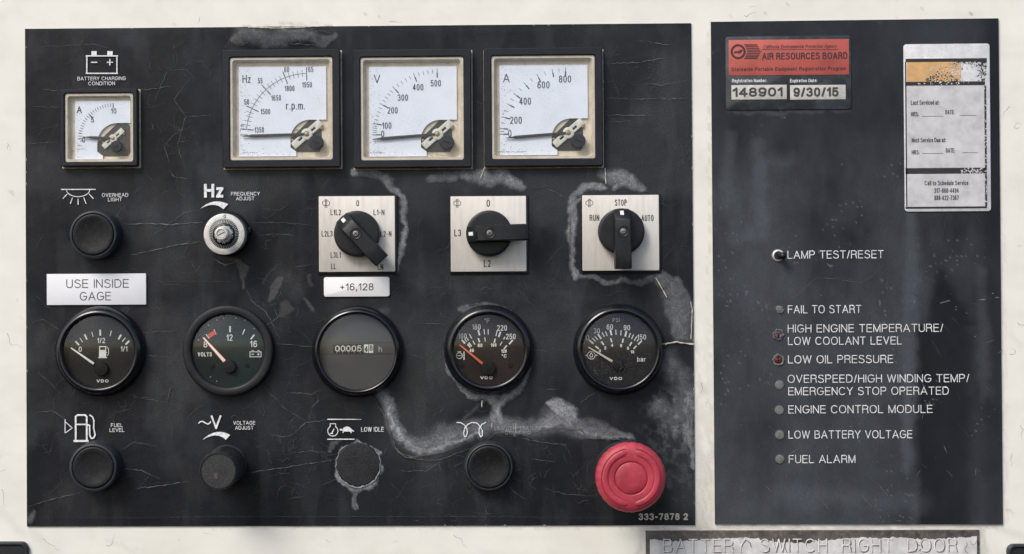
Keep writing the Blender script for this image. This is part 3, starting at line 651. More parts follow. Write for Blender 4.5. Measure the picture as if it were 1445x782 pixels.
# cracks
def crackline(mb, pts, w, jit=0.8, h=None, tp=True):
    q = []
    for i in range(len(pts) - 1):
        (x0, y0), (x1, y1) = pts[i], pts[i + 1]; n = max(2, int(math.hypot(x1 - x0, y1 - y0) / 4))
        for k in range(n):
            t = k / n; q.append((x0 + (x1 - x0) * t + rng.uniform(-jit, jit), y0 + (y1 - y0) * t + rng.uniform(-jit, jit)))
    q.append(pts[-1]); n = len(q); hh = h or HT - .3
    ws = [max(.10, w * .78 * rng.uniform(.3, 1.25) * (min(1, 3 * min(i, n - 1 - i) / n + .25) if tp else 1)) for i in range(n)]
    mb.ribbon([P(x, y, hh) for x, y in q], ws, hh)
b = MB()
for pts, w in (
    ([(175, 316), (200, 315.5), (240, 317), (265, 315), (287, 314)], 1.3), ([(184, 360), (215, 354), (250, 345), (285, 341)], 1.3), ([(268, 368), (275, 379)], .7),
    ([(355, 314), (400, 314), (440, 318)], .5), ([(365, 332), (390, 330), (420, 332)], .5), ([(118, 694), (60, 708), (38, 716)], .8), ([(188, 690), (230, 685), (268, 679)], 1.2),
    ([(350, 667), (395, 661), (475, 648)], .9), ([(170, 636), (190, 624), (222, 630)], .8), ([(176, 662), (200, 664), (226, 676)], .9),
    ([(238, 240), (246, 250), (265, 252)], .9), ([(200, 128), (240, 122)], .8), ([(440, 372), (415, 378)], .6), ([(530, 290), (565, 270), (572, 262)], .7),
    ([(765, 262), (800, 280)], .5), ([(240, 232), (232, 205), (245, 190), (270, 178)], .6), ([(855, 90), (905, 88), (945, 80)], .8), ([(900, 56), (930, 62), (950, 63)], .8),
    ([(855, 138), (900, 140), (965, 138)], .5), ([(855, 162), (920, 163)], .8), ([(912, 118), (935, 120), (968, 114)], .7), ([(935, 141), (970, 138)], .6), ([(860, 173), (890, 170)], .6),
    ([(440, 457), (480, 440), (520, 438)], .4), ([(594, 456), (630, 458)], .6), ([(580, 500), (600, 506)], .6), ([(405, 554), (440, 556), (453, 551)], .9), ([(440, 575), (450, 565), (445, 555)], .7),
    ([(750, 493), (772, 496)], .6), ([(820, 568), (840, 553)], .6), ([(765, 550), (790, 549)], .5), ([(385, 430), (392, 448), (375, 460)], .8), ([(345, 404), (355, 425), (375, 440), (395, 478)], .9),
    ([(384, 485), (440, 489), (470, 486)], .9), ([(372, 545), (400, 575), (440, 600)], .5), ([(415, 612), (432, 596), (462, 593)], .9), ([(381, 613), (400, 617), (416, 612)], .8),
    ([(716, 683), (728, 697), (744, 705)], .6), ([(735, 618), (760, 624), (800, 628)], .8), ([(750, 648), (785, 652)], .7), ([(770, 690), (800, 698), (835, 700)], .6), ([(600, 660), (620, 655), (625, 670)], .5),
    ([(565, 664), (600, 665), (622, 652)], .9), ([(100, 560), (112, 540), (90, 520)], .5), ([(190, 560), (235, 568), (243, 540)], .6), ([(53, 525), (70, 540), (86, 556)], .5),
    ([(550, 590), (556, 580), (565, 577)], 1.0), ([(405, 705), (430, 700)], .5), ([(50, 582), (75, 580), (90, 590)], .7), ([(410, 640), (440, 636), (462, 640)], .6), ([(455, 684), (478, 674)], .6)):
    crackline(b, pts, w)
for pts, w in (([(330, 62), (348, 46), (380, 43), (402, 50), (420, 44), (455, 44), (474, 50)], 1.0), ([(340, 64), (360, 54), (398, 62)], .8), ([(402, 50), (412, 62), (450, 64)], .8),
               ([(262, 240), (250, 205), (262, 165), (245, 140), (270, 108)], .6), ([(262, 165), (300, 162)], .5), ([(205, 340), (260, 300), (284, 296)], .4), ([(90, 470), (60, 450), (45, 455)], .5), ([(200, 470), (250, 466)], .5), ([(188, 500), (245, 505)], .5),
               ([(215, 150), (236, 100), (262, 97), (275, 112)], .5), ([(45, 150), (84, 152)], .5), ([(40, 202), (80, 201)], .5), ([(60, 126), (84, 128)], .4), ([(160, 70), (130, 62), (60, 66)], .4)):
    crackline(b, pts, w)
b.build('crack', 'crack', lp, kind='stuff', label='pale jagged cracks running across the black film')
b = MB()
crackline(b, [(60, 729), (180, 731), (300, 729), (440, 729), (560, 729), (700, 729), (860, 731)], .5, .5)
crackline(b, [(200, 397), (300, 397), (350, 398)], .4, .3)
for i in range(330):                                           # crazing all over, denser in the lower half
    x = rng.uniform(45, 965); y = rng.uniform(50, 730)
    a = rng.choice((0, .1, -.1, 1.5, 1.6, .7, -.7, 2.4)) + rng.gauss(0, .35)
    n = rng.randint(4, 14); q = wander(x, y, a, n, 4.0, .33)
    q = [(min(972, max(41, u)), min(735, max(47, v))) for u, v in q]
    crackline(b, q, rng.uniform(.25, .6), .4)
    if rng.random() < .5:
        k = q[len(q) // 2]; q2 = wander(k[0], k[1], a + rng.choice((-1, 1)) * rng.uniform(.7, 1.5), rng.randint(3, 8), 4.0, .4)
        q2 = [(min(972, max(41, u)), min(735, max(47, v))) for u, v in q2]; crackline(b, q2, rng.uniform(.25, .6), .5)
for cx_, cy_, rr, nn in ((420, 660, 60, 34), (660, 680, 70, 34), (760, 650, 60, 24), (420, 600, 45, 16), (250, 190, 45, 14), (250, 90, 40, 8), (390, 430, 30, 12), (900, 100, 45, 10), (640, 420, 60, 14), (180, 560, 50, 12), (820, 690, 30, 10)):
    for i in range(nn):
        x = cx_ + rng.gauss(0, rr * .6); y = cy_ + rng.gauss(0, rr * .45)
        q = [(min(972, max(41, u)), min(735, max(47, v))) for u, v in wander(x, y, rng.uniform(0, 6.3), rng.randint(3, 9), 3.2, .5)]
        crackline(b, q, rng.uniform(.3, .8), .6)
b.build('hairline_crack', 'crack_faint', lp, kind='stuff', label='fine grey crazing in the black film')
b = MB()
for pts, w in (([(938, 485.5), (955, 482.5), (968, 484.5), (979, 485.5)], 2.8), ([(925, 392), (933, 405), (941, 420)], 2.0), ([(851, 70), (851.5, 236)], 1.0), ([(666, 70), (666.5, 232)], .9), ([(854, 237), (855, 260)], 2.0),
               ([(683, 238), (678, 252)], 1.8), ([(482, 72), (482.5, 120)], .8), ([(680, 565), (680, 575)], 1.6), ([(694, 596), (694, 604)], 1.0), ([(728, 597), (728, 609)], 1.0), ([(974, 425), (977, 436), (975, 478)], 1.4),
               ([(350, 38.5), (395, 39.5), (440, 37.6)], 2.2), ([(440, 37.6), (470, 36.8)], 1.0)):
    crackline(b, pts, w, .35, h=HT + .3, tp=False)
for _ in range(26):
    sd_ = rng.choice('tblr'); t = rng.random()
    x, y = {'t': (40 + 930 * t, 41.5 - 8 * t), 'b': (42 + 935 * t, 741), 'l': (36.6 + 2 * t, 45 + 690 * t), 'r': (975 + 5 * t, 40 + 695 * t)}[sd_]
    l = rng.uniform(1, 4); h_ = sd_ in 'tb'
    b.ribbon([P(x, y, 2.9), P(x + (l if h_ else .3), y + (.3 if h_ else l), 2.9)], rng.uniform(.3, .8), 2.9)
b.build('bare_crack', 'crack_bright', lp, kind='stuff', label='cream lines where the film has split down to the paint')
b = MB()
for pts, w in (([(533, 573), (545, 590), (553, 620), (562, 638), (582, 645), (625, 638), (650, 628)], 2.0), ([(530, 568), (540, 580), (548, 610), (556, 632), (572, 645), (600, 650), (622, 648), (660, 634), (680, 628)], 1.6),
               ([(680, 626), (700, 610), (735, 612), (760, 622)], 1.4), ([(768, 606), (795, 604), (820, 606), (830, 618), (870, 620), (900, 624)], 1.8), ([(628, 470), (627, 500), (640, 535), (655, 552), (676, 560)], 1.2), ([(660, 432), (672, 428), (685, 431), (700, 428)], 1.2),
               ([(325, 62), (332, 50), (345, 44)], 1.2), ([(470, 45), (480, 52)], 1.2), ([(805, 290), (803, 350), (806, 388)], 1.2), ([(974, 560), (972, 590), (977, 640)], 1.0), ([(300, 365), (318, 374), (340, 368)], 1.6)):
    crackline(b, pts, w, .7, h=HT + .1)
b.build('lifted_film_lip', 'crack_brown', lp, kind='stuff', label='brown curled lips along the water stain')

# ------------------------------------------------------------------ right annunciator panel
rp, rx, ry = thing('warning_panel', 'dusty dark blue-black warning lamp panel right of the white strip', 'panel', 1209, 385)
def right_fields(X, Y):
    wx = X + 10 * (fbm(X, Y, 12, 153) - .5); wy = Y + 16 * (fbm(X, Y, 16, 159) - .5)
    d = .30 + .55 * (fbm(X, Y * .55, 90, 161) - .5) + .22 * (fbm(X, Y * .7, 24, 163) - .5) + .10 * (fbm(X, Y * .3, 9, 165) - .5) + .12 * sstep(520, 720, Y)
    d *= .55 + .45 * sstep(150, 260, Y)
    d *= 1 - .75 * sstep(1372, 1400, wx) * (1 - sstep(300, 420, Y) * .3)
    tri = sstep(0, 14, wx - (1322 - (wy - 378) * .30 * (wy < 430) - 16 * (wy >= 430) - np.clip(wy - 430, 0, 400) * .02)) * (1 - sstep(-4, 22, wx - (1322 + (wy - 378) * .55 + 0 * wy))) * sstep(376, 384, wy)
    tri = np.where(wy > 460, sstep(0, 14, wx - 1288) * (1 - sstep(-10, 26, wx - np.minimum(1366, 1322 + (wy - 378) * .42))), tri)
    d *= 1 - .85 * np.clip(tri, 0, 1)
    for pts, ws, a, so in (([(1285, 300), (1288, 380), (1282, 470), (1280, 660)], [9, 12, 12, 8], .30, .9), ([(1385, 380), (1392, 560)], [8, 10], .22, .9), ([(1030, 190), (1025, 260), (1040, 335), (1075, 330), (1070, 200)], [9, 11, 14, 12, 9], .26, .9),
                           ([(1080, 235), (1115, 225)], [14, 12], .16, 1), ([(1250, 645), (1275, 640)], [6, 3], .34, .9), ([(1100, 700), (1180, 700), (1300, 710)], [18, 14, 16], .2, 1),
                           ([(1099, 436), (1100, 437)], [6, 6], .9, .5), ([(1100, 446), (1100, 462)], [3, 2], .45, .7), ([(1085, 434), (1095, 436)], [1, 3], .5, .6), ([(1099, 472), (1099, 473)], [8, 8], .75, .5), ([(1098, 507), (1098, 508)], [9, 9], .5, .5), ([(1098, 361), (1098, 362)], [12, 12], .35, .8),
                           ([(1030, 160), (1100, 158), (1200, 156)], [4, 4, 3], .3, .8)):
        d = np.maximum(d, a * stroke_field(wx, wy, pts, ws, so)) if a > .3 else d + a * .8 * stroke_field(wx, wy, pts, ws, so)
    d += .8 * (sstep(.80, .84, fbm(X, Y, 3.2, 171, 2)) * sstep(.55, .7, fbm(X, Y, 60, 175)))
    pe = .0 * X
    lift = .7 * fbm(X, Y, 50, 191)
    return np.clip(d, 0, 1), pe, lift
RCN = ((1003.2, 31), (1408.8, 26), (1415, 740), (1009, 739.6))
sheet('film', RCN, 2.2, 2.0, 'film2', right_fields, rp)
mb = MB(); i2 = [P(*c, 2.2) for c in RCN]
mb.loops([[(x, y, -0.5) for x, y in ccw(i2)], [(x, y, 2.9) for x, y in ccw(i2)]], False, False)
mb.build('film_edge', 'edge', rp)
HR = 3.3
for s, x0, x1, cy in (('LAMP TEST/RESET', 1112, 1246, 359.2), ('FAIL TO START', 1112.3, 1214.8, 436.4), ('HIGH ENGINE TEMPERATURE/', 1112.8, 1329.5, 463.2), ('LOW COOLANT LEVEL', 1112.8, 1271.7, 480.9),
                      ('LOW OIL PRESSURE', 1112.8, 1259.5, 507.0), ('OVERSPEED/HIGH WINDING TEMP/', 1113, 1365.9, 534.2), ('EMERGENCY STOP OPERATED', 1113.6, 1337.3, 551.8), ('ENGINE CONTROL MODULE', 1113.6, 1314.5, 577.5),
                      ('LOW BATTERY VOLTAGE', 1113.6, 1286.2, 613.1), ('FUEL ALARM', 1113.6, 1206.5, 647.9)):
    word(rp, s, (x0 + x1) / 2, cy, 11.3, 1.1, x1 - x0, 'print', h=HR)
b = MB()
crackline(b, [(1112, 424), (1126, 416), (1138, 404), (1152, 392), (1172, 393), (1200, 397), (1217, 399), (1232, 388), (1248, 373)], .5, .5, h=HR)
for x, y, l, a, w in ((1333.5, 426, 14, .28, 2.2), (1386, 423, 10, .05, 1.8), (1407, 420, 6, .0, 1.4), (1401, 414, 3, 0, 1.2), (1376, 475, 4, .5, 1.2), (1397, 482, 10, .3, .9), (1411, 497, 7, .6, 1.4), (1349, 433, 2, 0, 1.8), (1349, 437, 2, .3, 1.4), (1364, 442, 4, -.3, .9),
                      (1121, 637, 16, .5, .8), (1334, 634, 12, -1.2, 1.0), (1377, 666, 10, 1.5, .8), (1223, 707, 22, -.9, .5), (1245, 690, 26, -.9, .5), (1164, 712, 18, -.9, .5), (1085, 690, 14, -.8, .4), (1296, 668, 10, 1.0, .5), (1302, 588, 8, 1.4, .5), (1340, 668, 12, -.8, .5), (1268, 735, 8, 0, .8), (1188, 232, 3, 1, 1.5)):
    dx, dy = math.cos(a) * l / 2, -math.sin(a) * l / 2
    b.ribbon([P(x - dx, y - dy, HR), P(x, y, HR), P(x + dx, y + dy, HR)], [w * .5, w, w * .6], HR)
for i in range(70):
    x = rng.uniform(1015, 1405); y = rng.gauss(480, 170)
    if 40 < y < 730: b.ribbon([P(x, y, HR), P(x + rng.uniform(.5, 1.4), y + rng.uniform(-.6, .6), HR)], rng.uniform(.5, 1.1), HR)
b.build('scratch', 'crack', rp, kind='stuff', label='small pale scratches and specks on the dark film')
b = MB()
for i in range(70):
    x = rng.uniform(1015, 1400); y = rng.uniform(300, 730); a = rng.gauss(-.9, .5); l = rng.uniform(5, 28)
    b.ribbon([P(x, y, HR - .2), P(x + math.cos(a) * l, y - math.sin(a) * l, HR - .2)], .35, HR - .2)
b.build('scuff', 'crack_faint', rp, kind='stuff')

# ------------------------------------------------------------------ square moving-coil meters
def sq_meter(name, label, cx, cy, half, small, draw, tip, wide_lip=0):
    hb = 15.0
    root, x, y = thing(name, label, 'meter', cx, cy, hb, 'square panel meters along the top of the black panel')
    k = half / 84.0; win = 72.5 * k if not small else 48.3
    def R(e, r=2.0): return rrect(x - e, y - e, x + e, y + e, r, 3)
    b = MB(); b.prism(rrect(x - half * .985 - 1, y - half * .985 - 2.8, x + half * .985 + 2.8, y + half * .985 + .5, 1.5, 3), 0.5, 3.1, .6); b.build('gasket', 'gasket', root)
    hf = half * (1 - hb / DIST)
    b = MB(); b.ring(R(hf, 2.5), R(win, 3.0), 3.0, hb, 1.3, 1.6); b.build('bezel', 'bezel', root)
    # yellowed inner tray: rim under the glass, sloped walls, floor
    b = MB()
    dl, dr, dt, db = (-61 * k, 63 * k, 60 * k, -67 * k) if not small else (-35.5, 43, 38.5, -44)
    out = ccw(rrect(x - win - .5, y - win - .5, x + win + .5, y + win + .5, 3.5, 3))
    i1 = ccw(rrect(x - win + 3.2, y - win + 3.2, x + win - 3.2, y + win - 3.2, 4, 3)); i2 = ccw(rrect(x - win + 7 * k, y - win + 4.5, x + win - 7 * k, y + win - 7 * k, 3, 3))
    b.loops([[(u, v, hb - 2.6) for u, v in out], [(u, v, hb - 2.6) for u, v in i1], [(u, v, hb - 3.6) for u, v in i1], [(u, v, 3.4) for u, v in i2]], False, True)
    b.build('dial_tray', 'cream', root)
    # dial card with the cut-out for the movement
    cut = (12, 56, -15.5, -60.5) if not small else (-4.5, 42, 7.0, -39.5)
    c0, c1, ct, cb = [v * k for v in cut] if not small else cut
    cardb = db
    pts = [(dl, cardb), (c0 + 8, cardb), (c0 + 8, cb), (c0, cb + 6)]
    rr = (c1 - c0) * .62
    for i in range(9):
        t = math.radians(180 - 90 * i / 8); pts.append((c0 + rr + rr * math.cos(t), ct - rr + rr * math.sin(t)))
    pts += [(c1 - 2, ct), (dr, ct), (dr, dt), (dl, dt)]
    pts = [(x + u, y + v) for u, v in pts]
    b = MB(); b.prism(pts, 3.6, 6.0); card = b.build('dial_card', 'dial', root, smooth=False)
    hd = 6.3
    b = MB()
    cp = [(c0 - 1, cb + 6), (c0 + 8, cb - .5), (c1 - 3, cb - .5), (c1, cb + 5), (c1, ct - 5), (c1 - 4, ct), (c0 + rr, ct + .5), (c0 - 1, ct - rr)]
    b.prism([(x + u, y + v) for u, v in cp], 3.3, 4.2); b.build('movement_recess', 'dark', root, smooth=False)
    # printed scale
    draw(card, x, y, hd)
    # movement bridge: ivory strip on the diagonal with a pivot ring and brass jewel
    kk = k if not small else .72
    px_, py_ = (x + 35.4 * k, y - 36 * k) if not small else (x + 18.5, y - 15)
    a = math.radians(41); ca, sa = math.cos(a), math.sin(a)
    def T(u, v): return (px_ + (u * ca - v * sa) * kk, py_ + (u * sa + v * ca) * kk)
    b = MB()
    for q in ([(-26, -5), (-26, 5), (-21, 5.4), (-7, 5.4), (-7, 2.2), (-15, 2.2), (-15, -.8), (-6, -.8), (-6, -5.4), (-23, -5.4)], [(26, 5), (26, -5), (21, -5.4), (7, -5.4), (7, -2.2), (15, -2.2), (15, .8), (6, .8), (6, 5.4), (23, 5.4)]):
        b.prism([T(u, v) for u, v in q], 5.0, 7.6, .5)
    b.lathe(px_, py_, [(8 * kk, 5), (8 * kk, 8), (7.2 * kk, 8.4), (4 * kk, 8.4), (3.6 * kk, 7)], 24); b.build('bridge', 'ivory', root)
    b = MB(); b.lathe(px_, py_, [(3.4 * kk, 6.5), (3.2 * kk, 8.2), (1.4 * kk, 8.6), (.9 * kk, 7.9), (0.001, 7.9)], 18); b.build('jewel', 'brass', root)
    b = MB()
    for s_ in (-1, 1):
        u, v = T(s_ * 21, -s_ * 7.2); b.lathe(u, v, [(1.8 * kk, 4.5), (1.8 * kk, 6.2), (0.001, 6.5)], 14)
    b.build('coil_spring', 'brass', root)
    # pointer
    tx, ty = x + tip[0], y + tip[1]; d = np.array([tx - px_, ty - py_]); ln = np.linalg.norm(d); d /= ln; nn = np.array([-d[1], d[0]])
    def Q(t, w): c = np.array([px_, py_]) + d * t; return [tuple(c + nn * w), tuple(c - nn * w)]
    wk = 1.0 if not small else .95
    l1, r1 = Q(4, 1.7 * wk); l2, r2 = Q(ln - 7, 2.1 * wk); l3, r3 = Q(ln - 3.5, 1.2 * wk); l4, r4 = Q(ln + 7 * kk, .35)
    b = MB(); b.prism([l1, l2, l3, l4, r4, r3, r2, r1], 8.2, 9.6, .3); b.build('pointer', 'pointer', root)
    # zero adjuster
    ax, ay = (x + 49 * k, y - 48 * k) if not small else (x + 24.6, y - 27)
    b = MB(); ra = 10.2 * k if not small else 8.3
    b.lathe(ax, ay, [(ra, 4), (ra, 15.2), (ra * .93, 16.2), (0.001, 16.4)], 32); adj = b.build('zero_adjuster', 'ringp', root)
    b = MB(); a2 = math.radians(-22 if not small else 25)
    b.ribbon([(ax - math.cos(a2) * ra * .52, ay - math.sin(a2) * ra * .52), (ax + math.cos(a2) * ra * .52, ay + math.sin(a2) * ra * .52)], 1.9, 16.5); b.build('slot', 'hole', adj)
    b = MB()                                   # grime gathered on the card along its left and lower edge
    for i in range(150 if not small else 60):
        u = dl + 1 + abs(rng.gauss(0, 9 * k)); v = rng.uniform(db + 1, dt - 1)
        if i % 5 == 0: u = rng.uniform(dl + 2, c0); v = db + 1 + abs(rng.gauss(0, 5 * k))
        if u > dr - 1 or v > dt - 1: continue
        r0 = rng.uniform(.25, .65); b.flat([(x + u + r0 * math.cos(t * 1.26), y + v + r0 * rng.uniform(.5, 1) * math.sin(t * 1.26)) for t in range(5)], 6.15 + i * .0005)
    b.build('grime_speck', 'ink_soft', card, kind='stuff', smooth=False)
    b = MB(); b.flat(rrect(x - win, y - win, x + win, y + win, 3, 3), hb - 1.5); b.build('window', 'glass_sq', root, smooth=False)
    return root

def ticks_polar(b, ox, oy, h, spec):
    for ang, r0, r1, w in spec:
        a = math.radians(ang); b.ribbon([(ox + math.cos(a) * r0, oy + math.sin(a) * r0), (ox + math.cos(a) * r1, oy + math.sin(a) * r1)], w, h)
def nums(card, h, lst, size, wt, mm='ink', sl=0.0):
    for s, px, py, w in lst:
        b = MB(); textp(b, s, px, py, size, wt, w, h, gap=.24); b.build('lettering', mm, card)
def tiny_marks(card, px, py, h, n, seed):
    r = random.Random(seed); b = MB(); x0 = px
    for i in range(n):
        w = r.uniform(1, 2.4)
        if r.random() < .5: L(b, [(x0, py + r.uniform(-1, 1)), (x0 + w, py + r.uniform(-1, 1))], .5, h)
        else: L(b, circ(x0 + w / 2, py, w * .45, 0, 300, 7), .4, h)
        x0 += w + .9
    b.build('fine_print', 'ink_soft', card)

def draw_hz(card, x, y, h):
    ox, oy = x + 35.4, y - 36; b = MB(); sp = []; maj = [175, 154.5, 132.2, 110.8, 90]
    for i, a in enumerate(maj):
        sp += [(a, 76, 84, 1.3), (a, 87, 95, 1.2), (a, 84, 87, .6)]
        if i < 4:
            for j in range(1, 5): sp.append((a + (maj[i + 1] - a) * j / 5, 81, 91, .55))
    sp += [(180, 84, 95, .8)]
    ticks_polar(b, ox, oy, h, sp)
    b.ribbon([(ox + 86 * math.cos(math.radians(a)), oy + 86 * math.sin(math.radians(a))) for a in np.linspace(175, 90, 30)], .55, h + .03)
    b.build('scale', 'ink', card)
    nums(card, h, [('55', 367, 114, 6.6), ('50', 348, 144, 7), ('60', 404.5, 98.2, 7), ('65', 438.5, 98, 7), ('1350', 365.8, 183.4, 13.4), ('1500', 374.5, 157.5, 13.6), ('1650', 389.6, 138.3, 13.8), ('1800', 408.6, 124.8, 13.8), ('1950', 433.2, 119.7, 13.8)], 7.8, .95)
    nums(card, h, [('45', 341.5, 177, 4.6)], 4.2, .6, 'ink_soft')
    nums(card, h, [('Hz', 347.9, 111.5, 11.6), ('r.p.m.', 417, 149, 27)], 11.2, 1.25)
    tiny_marks(card, 343, 215.5, h, 8, 3)
def draw_v(card, x, y, h):
    ox, oy = x + 35.4, y - 36; b = MB(); sp = []; maj = [180, 170, 151.4, 132.9, 111.2, 90]
    for i, a in enumerate(maj):
        sp += [(a, 80, 87, 1.5), (a, 87, 93, .7)]
        if i < 5:
            for j in range(1, 5): sp.append((a + (maj[i + 1] - a) * j / 5, 86, 91.5, .6))
    ticks_polar(b, ox, oy, h, sp); b.build('scale', 'ink', card)
    nums(card, h, [('0', 540, 189, 4.4), ('100', 545.8, 177.3, 13), ('200', 554, 155.8, 14.4), ('300', 568.4, 137.8, 14.6), ('400', 589.9, 123.2, 15), ('500', 615, 117.6, 14.6)], 9.2, 1.15)
    nums(card, h, [('V', 532, 111.5, 9)], 12, 1.2); tiny_marks(card, 522, 215.5, h, 8, 4)
def draw_a(card, x, y, h):
    ox, oy = x + 32, y - 37; b = MB(); sp = []; maj = [180, 175, 164.8, 152.6, 141.8, 129, 115.6, 101.8, 90]
    for i, a in enumerate(maj):
        sp += [(a, 81.5, 88, 1.6), (a, 88, 93.5, .7)]
        if i < 8: sp.append(((a + maj[i + 1]) / 2, 87, 92.5, .6))
    ticks_polar(b, ox, oy, h, sp); b.build('scale', 'ink', card)
    nums(card, h, [('0', 719.3, 188.3, 4.8), ('200', 728, 169.7, 16.6), ('400', 741, 142.8, 16.4), ('600', 766.9, 119.8, 17), ('800', 797.3, 111.6, 17.2)], 10, 1.2)
    nums(card, h, [('A', 714.5, 110.3, 9.2)], 12, 1.2); tiny_marks(card, 703, 214.3, h, 16, 5)
def draw_small(card, x, y, h):
    ox, oy = x + 18.5, y - 15; b = MB(); sp = []
    for i in range(21):
        a = 180 - 90 * i / 20; mj = i % 10 == 0
        sp.append((a, 43 if mj else 45, 50, 1.1 if mj else .7))
    sp.append((135, 41, 47, 2.0)); sp.append((184, 42, 47, .9))
    ticks_polar(b, ox, oy, h, sp); b.build('scale', 'ink', card)
    nums(card, h, [('0', 118, 197.5, 4), ('5', 130.4, 169, 4), ('10', 160.3, 156.6, 7.6)], 7.6, 1.0)
    nums(card, h, [('A', 111.8, 154.9, 7.4)], 9.6, 1.5)
    tiny_marks(card, 108, 210.5, h, 6, 8); tiny_marks(card, 109, 205, h, 3, 9)

sq_meter('panel_meter', 'square frequency meter marked Hz and r.p.m. with a double scale', 396.6, 153, 83.8, False, draw_hz, (-50, -38))
sq_meter('panel_meter', 'square voltmeter dial marked V with a scale up to 500, second of the large meters', 581.4, 153, 83.8, False, draw_v, (-50, -42))
sq_meter('panel_meter', 'square ammeter dial marked A with a scale up to 800', 766.6, 151, 83.8, False, draw_a, (-46, -42))
sq_meter('panel_meter', 'small square battery charging ammeter under the battery symbol, scale up to 10', 139.3, 179.9, 55.2, True, draw_small, (-20, -13))

# ------------------------------------------------------------------ round gauges
def gauge(name, label, cx, cy, ro, ri, rim, face, style, glass='glass_rd'):
    """ro/ri: outer and window radius as seen at the lip"""
    hl = 22.0 if style != 'flat' else 16.0
    root, x, y = thing(name, label, 'gauge', cx, cy, hl, 'round gauges in the middle row')
    k = 1 - hl / DIST; ro *= k; ri *= k
    b = MB()
    if style == 'flat':
        prof = [(ro - 2, 1), (ro - .5, 3), (ro, hl - 3), (ro - 1.2, hl - .8), (ro - 3, hl), (ri + 3, hl), (ri + 1, hl - 1), (ri, hl - 3), (ri, 4)]
    else:
        prof = [(ro - 1, 1), (ro, 4), (ro + .4, 8), (ro - .6, 12), (ro - 2.4, 16), (ro - 5, 19.5), (ro - 8, hl), (ri + 2.6, hl), (ri + 1.0, hl - 1), (ri, hl - 3), (ri - .2, hl - 8), (ri - .5, 4)]
    b.lathe(x, y, prof, 96); b.build('bezel', rim, root, ang=50)
    hf = 9.0
    b = MB(); b.lathe(x, y, [(ri + 1, hf - 3), (ri + 1, hf), (0.001, hf)], 72); dial = b.build('dial', face, root)
    b = MB(); b.lathe(x, y, [(ri + .2, hl - 4.6), (ri - 1.5, hl - 3.6), (0.001, hl - 3.4)], 72); b.build('glass', glass, root)
    return root, dial, x, y, hf + .3
def gticks(parent, hub, h, lst, mm='gprint'):
    b = MB(); hx, hy = P(*hub, h)
    for px, py, l, w in lst:
        u, v = P(px, py, h); d = math.hypot(u - hx, v - hy); dx, dy = (u - hx) / d * l / 2, (v - hy) / d * l / 2
        b.ribbon([(u - dx, v - dy), (u + dx, v + dy)], w, h)
    return b.build('scale', mm, parent)
def gnum(parent, h, lst, size, wt, mm='gprint'):
    for s, px, py, w in lst:
        b = MB(); textp(b, s, px, py, size, wt, w, h, gap=.22); b.build('lettering', mm, parent)
def needle(root, x, y, hub, tip, start, m, r_hub, hubm='hub', h=14.0, w0=1.75, w1=.7, side=None):
    hx, hy = P(*hub, h); tx, ty = P(*tip, h); d = np.array([tx - hx, ty - hy]); ln = np.linalg.norm(d); d /= ln; n = np.array([-d[1], d[0]])
    c = np.array([hx, hy]); s0 = c + d * start; e = np.array([tx, ty])
    b = MB(); b.prism([tuple(s0 + n * w0), tuple(e + n * w1), tuple(e + d * 1.5), tuple(e - n * w1), tuple(s0 - n * w0)], h, h + 1.4, .35); nd = b.build('needle', m, root)
    if side:
        b = MB(); b.prism([tuple(s0 + n * (w0 + .9)), tuple(e + n * (w1 + .5)), tuple(e - n * (w1 + .5)), tuple(s0 - n * (w0 + .9))], h - .5, h + .5); b.build('needle_edge', side, nd, smooth=False)
    b = MB(); b.lathe(hx, hy, [(r_hub, h - 5), (r_hub, h + .6), (r_hub - .8, h + 1.6), (r_hub * .4, h + 2.0), (0.001, h + 2)], 32); b.build('hub', hubm, root)
def vdo(dial, px, py, h, w):
    b = MB(); textp(b, 'VDO', px, py, 4.2, 1.05, w, h, gap=.3); b.build('lettering', 'gprint', dial)

# fuel
g, dl, x, y, h = gauge('fuel_gauge', 'round fuel gauge with a white needle under the USE INSIDE GAGE label', 137.8, 496.3, 64.2, 51.5, 'gloss', 'face', 'round')
gticks(dl, (142.8, 520.5), h, [(108.9, 484.2, 7.5, 2.2), (114.7, 480, 7, 1.0), (121, 475.5, 8, 2.2), (130.4, 471.9, 7, 1.0), (141.4, 469.6, 8.4, 2.4), (156.2, 470.6, 8, 1.1), (169, 475.7, 7.5, 2.4), (174.6, 479.6, 7, 1.2), (179.8, 483.7, 7.5, 2.4)])
gnum(dl, h, [('0', 113.2, 492.9, 4.4), ('1/2', 142.8, 480.6, 11), ('1/1', 174.9, 492.4, 9.4)], 7.4, 1.0)
vdo(dl, 144.7, 537.7, h, 17)
b = MB(); F(b, [(139.8, 504), (139.8, 488.5), (149.8, 488.5), (149.8, 504)], h); F(b, [(138.6, 505.4), (138.6, 504.2), (151, 504.2), (151, 505.4)], h); L(b, [(150.5, 489.5), (153, 492), (153.4, 499), (151.6, 502)], .9, h); L(b, [(151.4, 498), (149.8, 497)], .9, h)
pm = b.build('pump_symbol', 'gprint', dl); b = MB(); F(b, [(141.2, 493.8), (141.2, 490), (148.4, 490), (148.4, 493.8)], h + .12); b.build('pump_window', 'face', pm)
needle(g, x, y, (142.8, 520.5), (100.9, 491.4), 12.5, 'needle_white', 10, h=13)
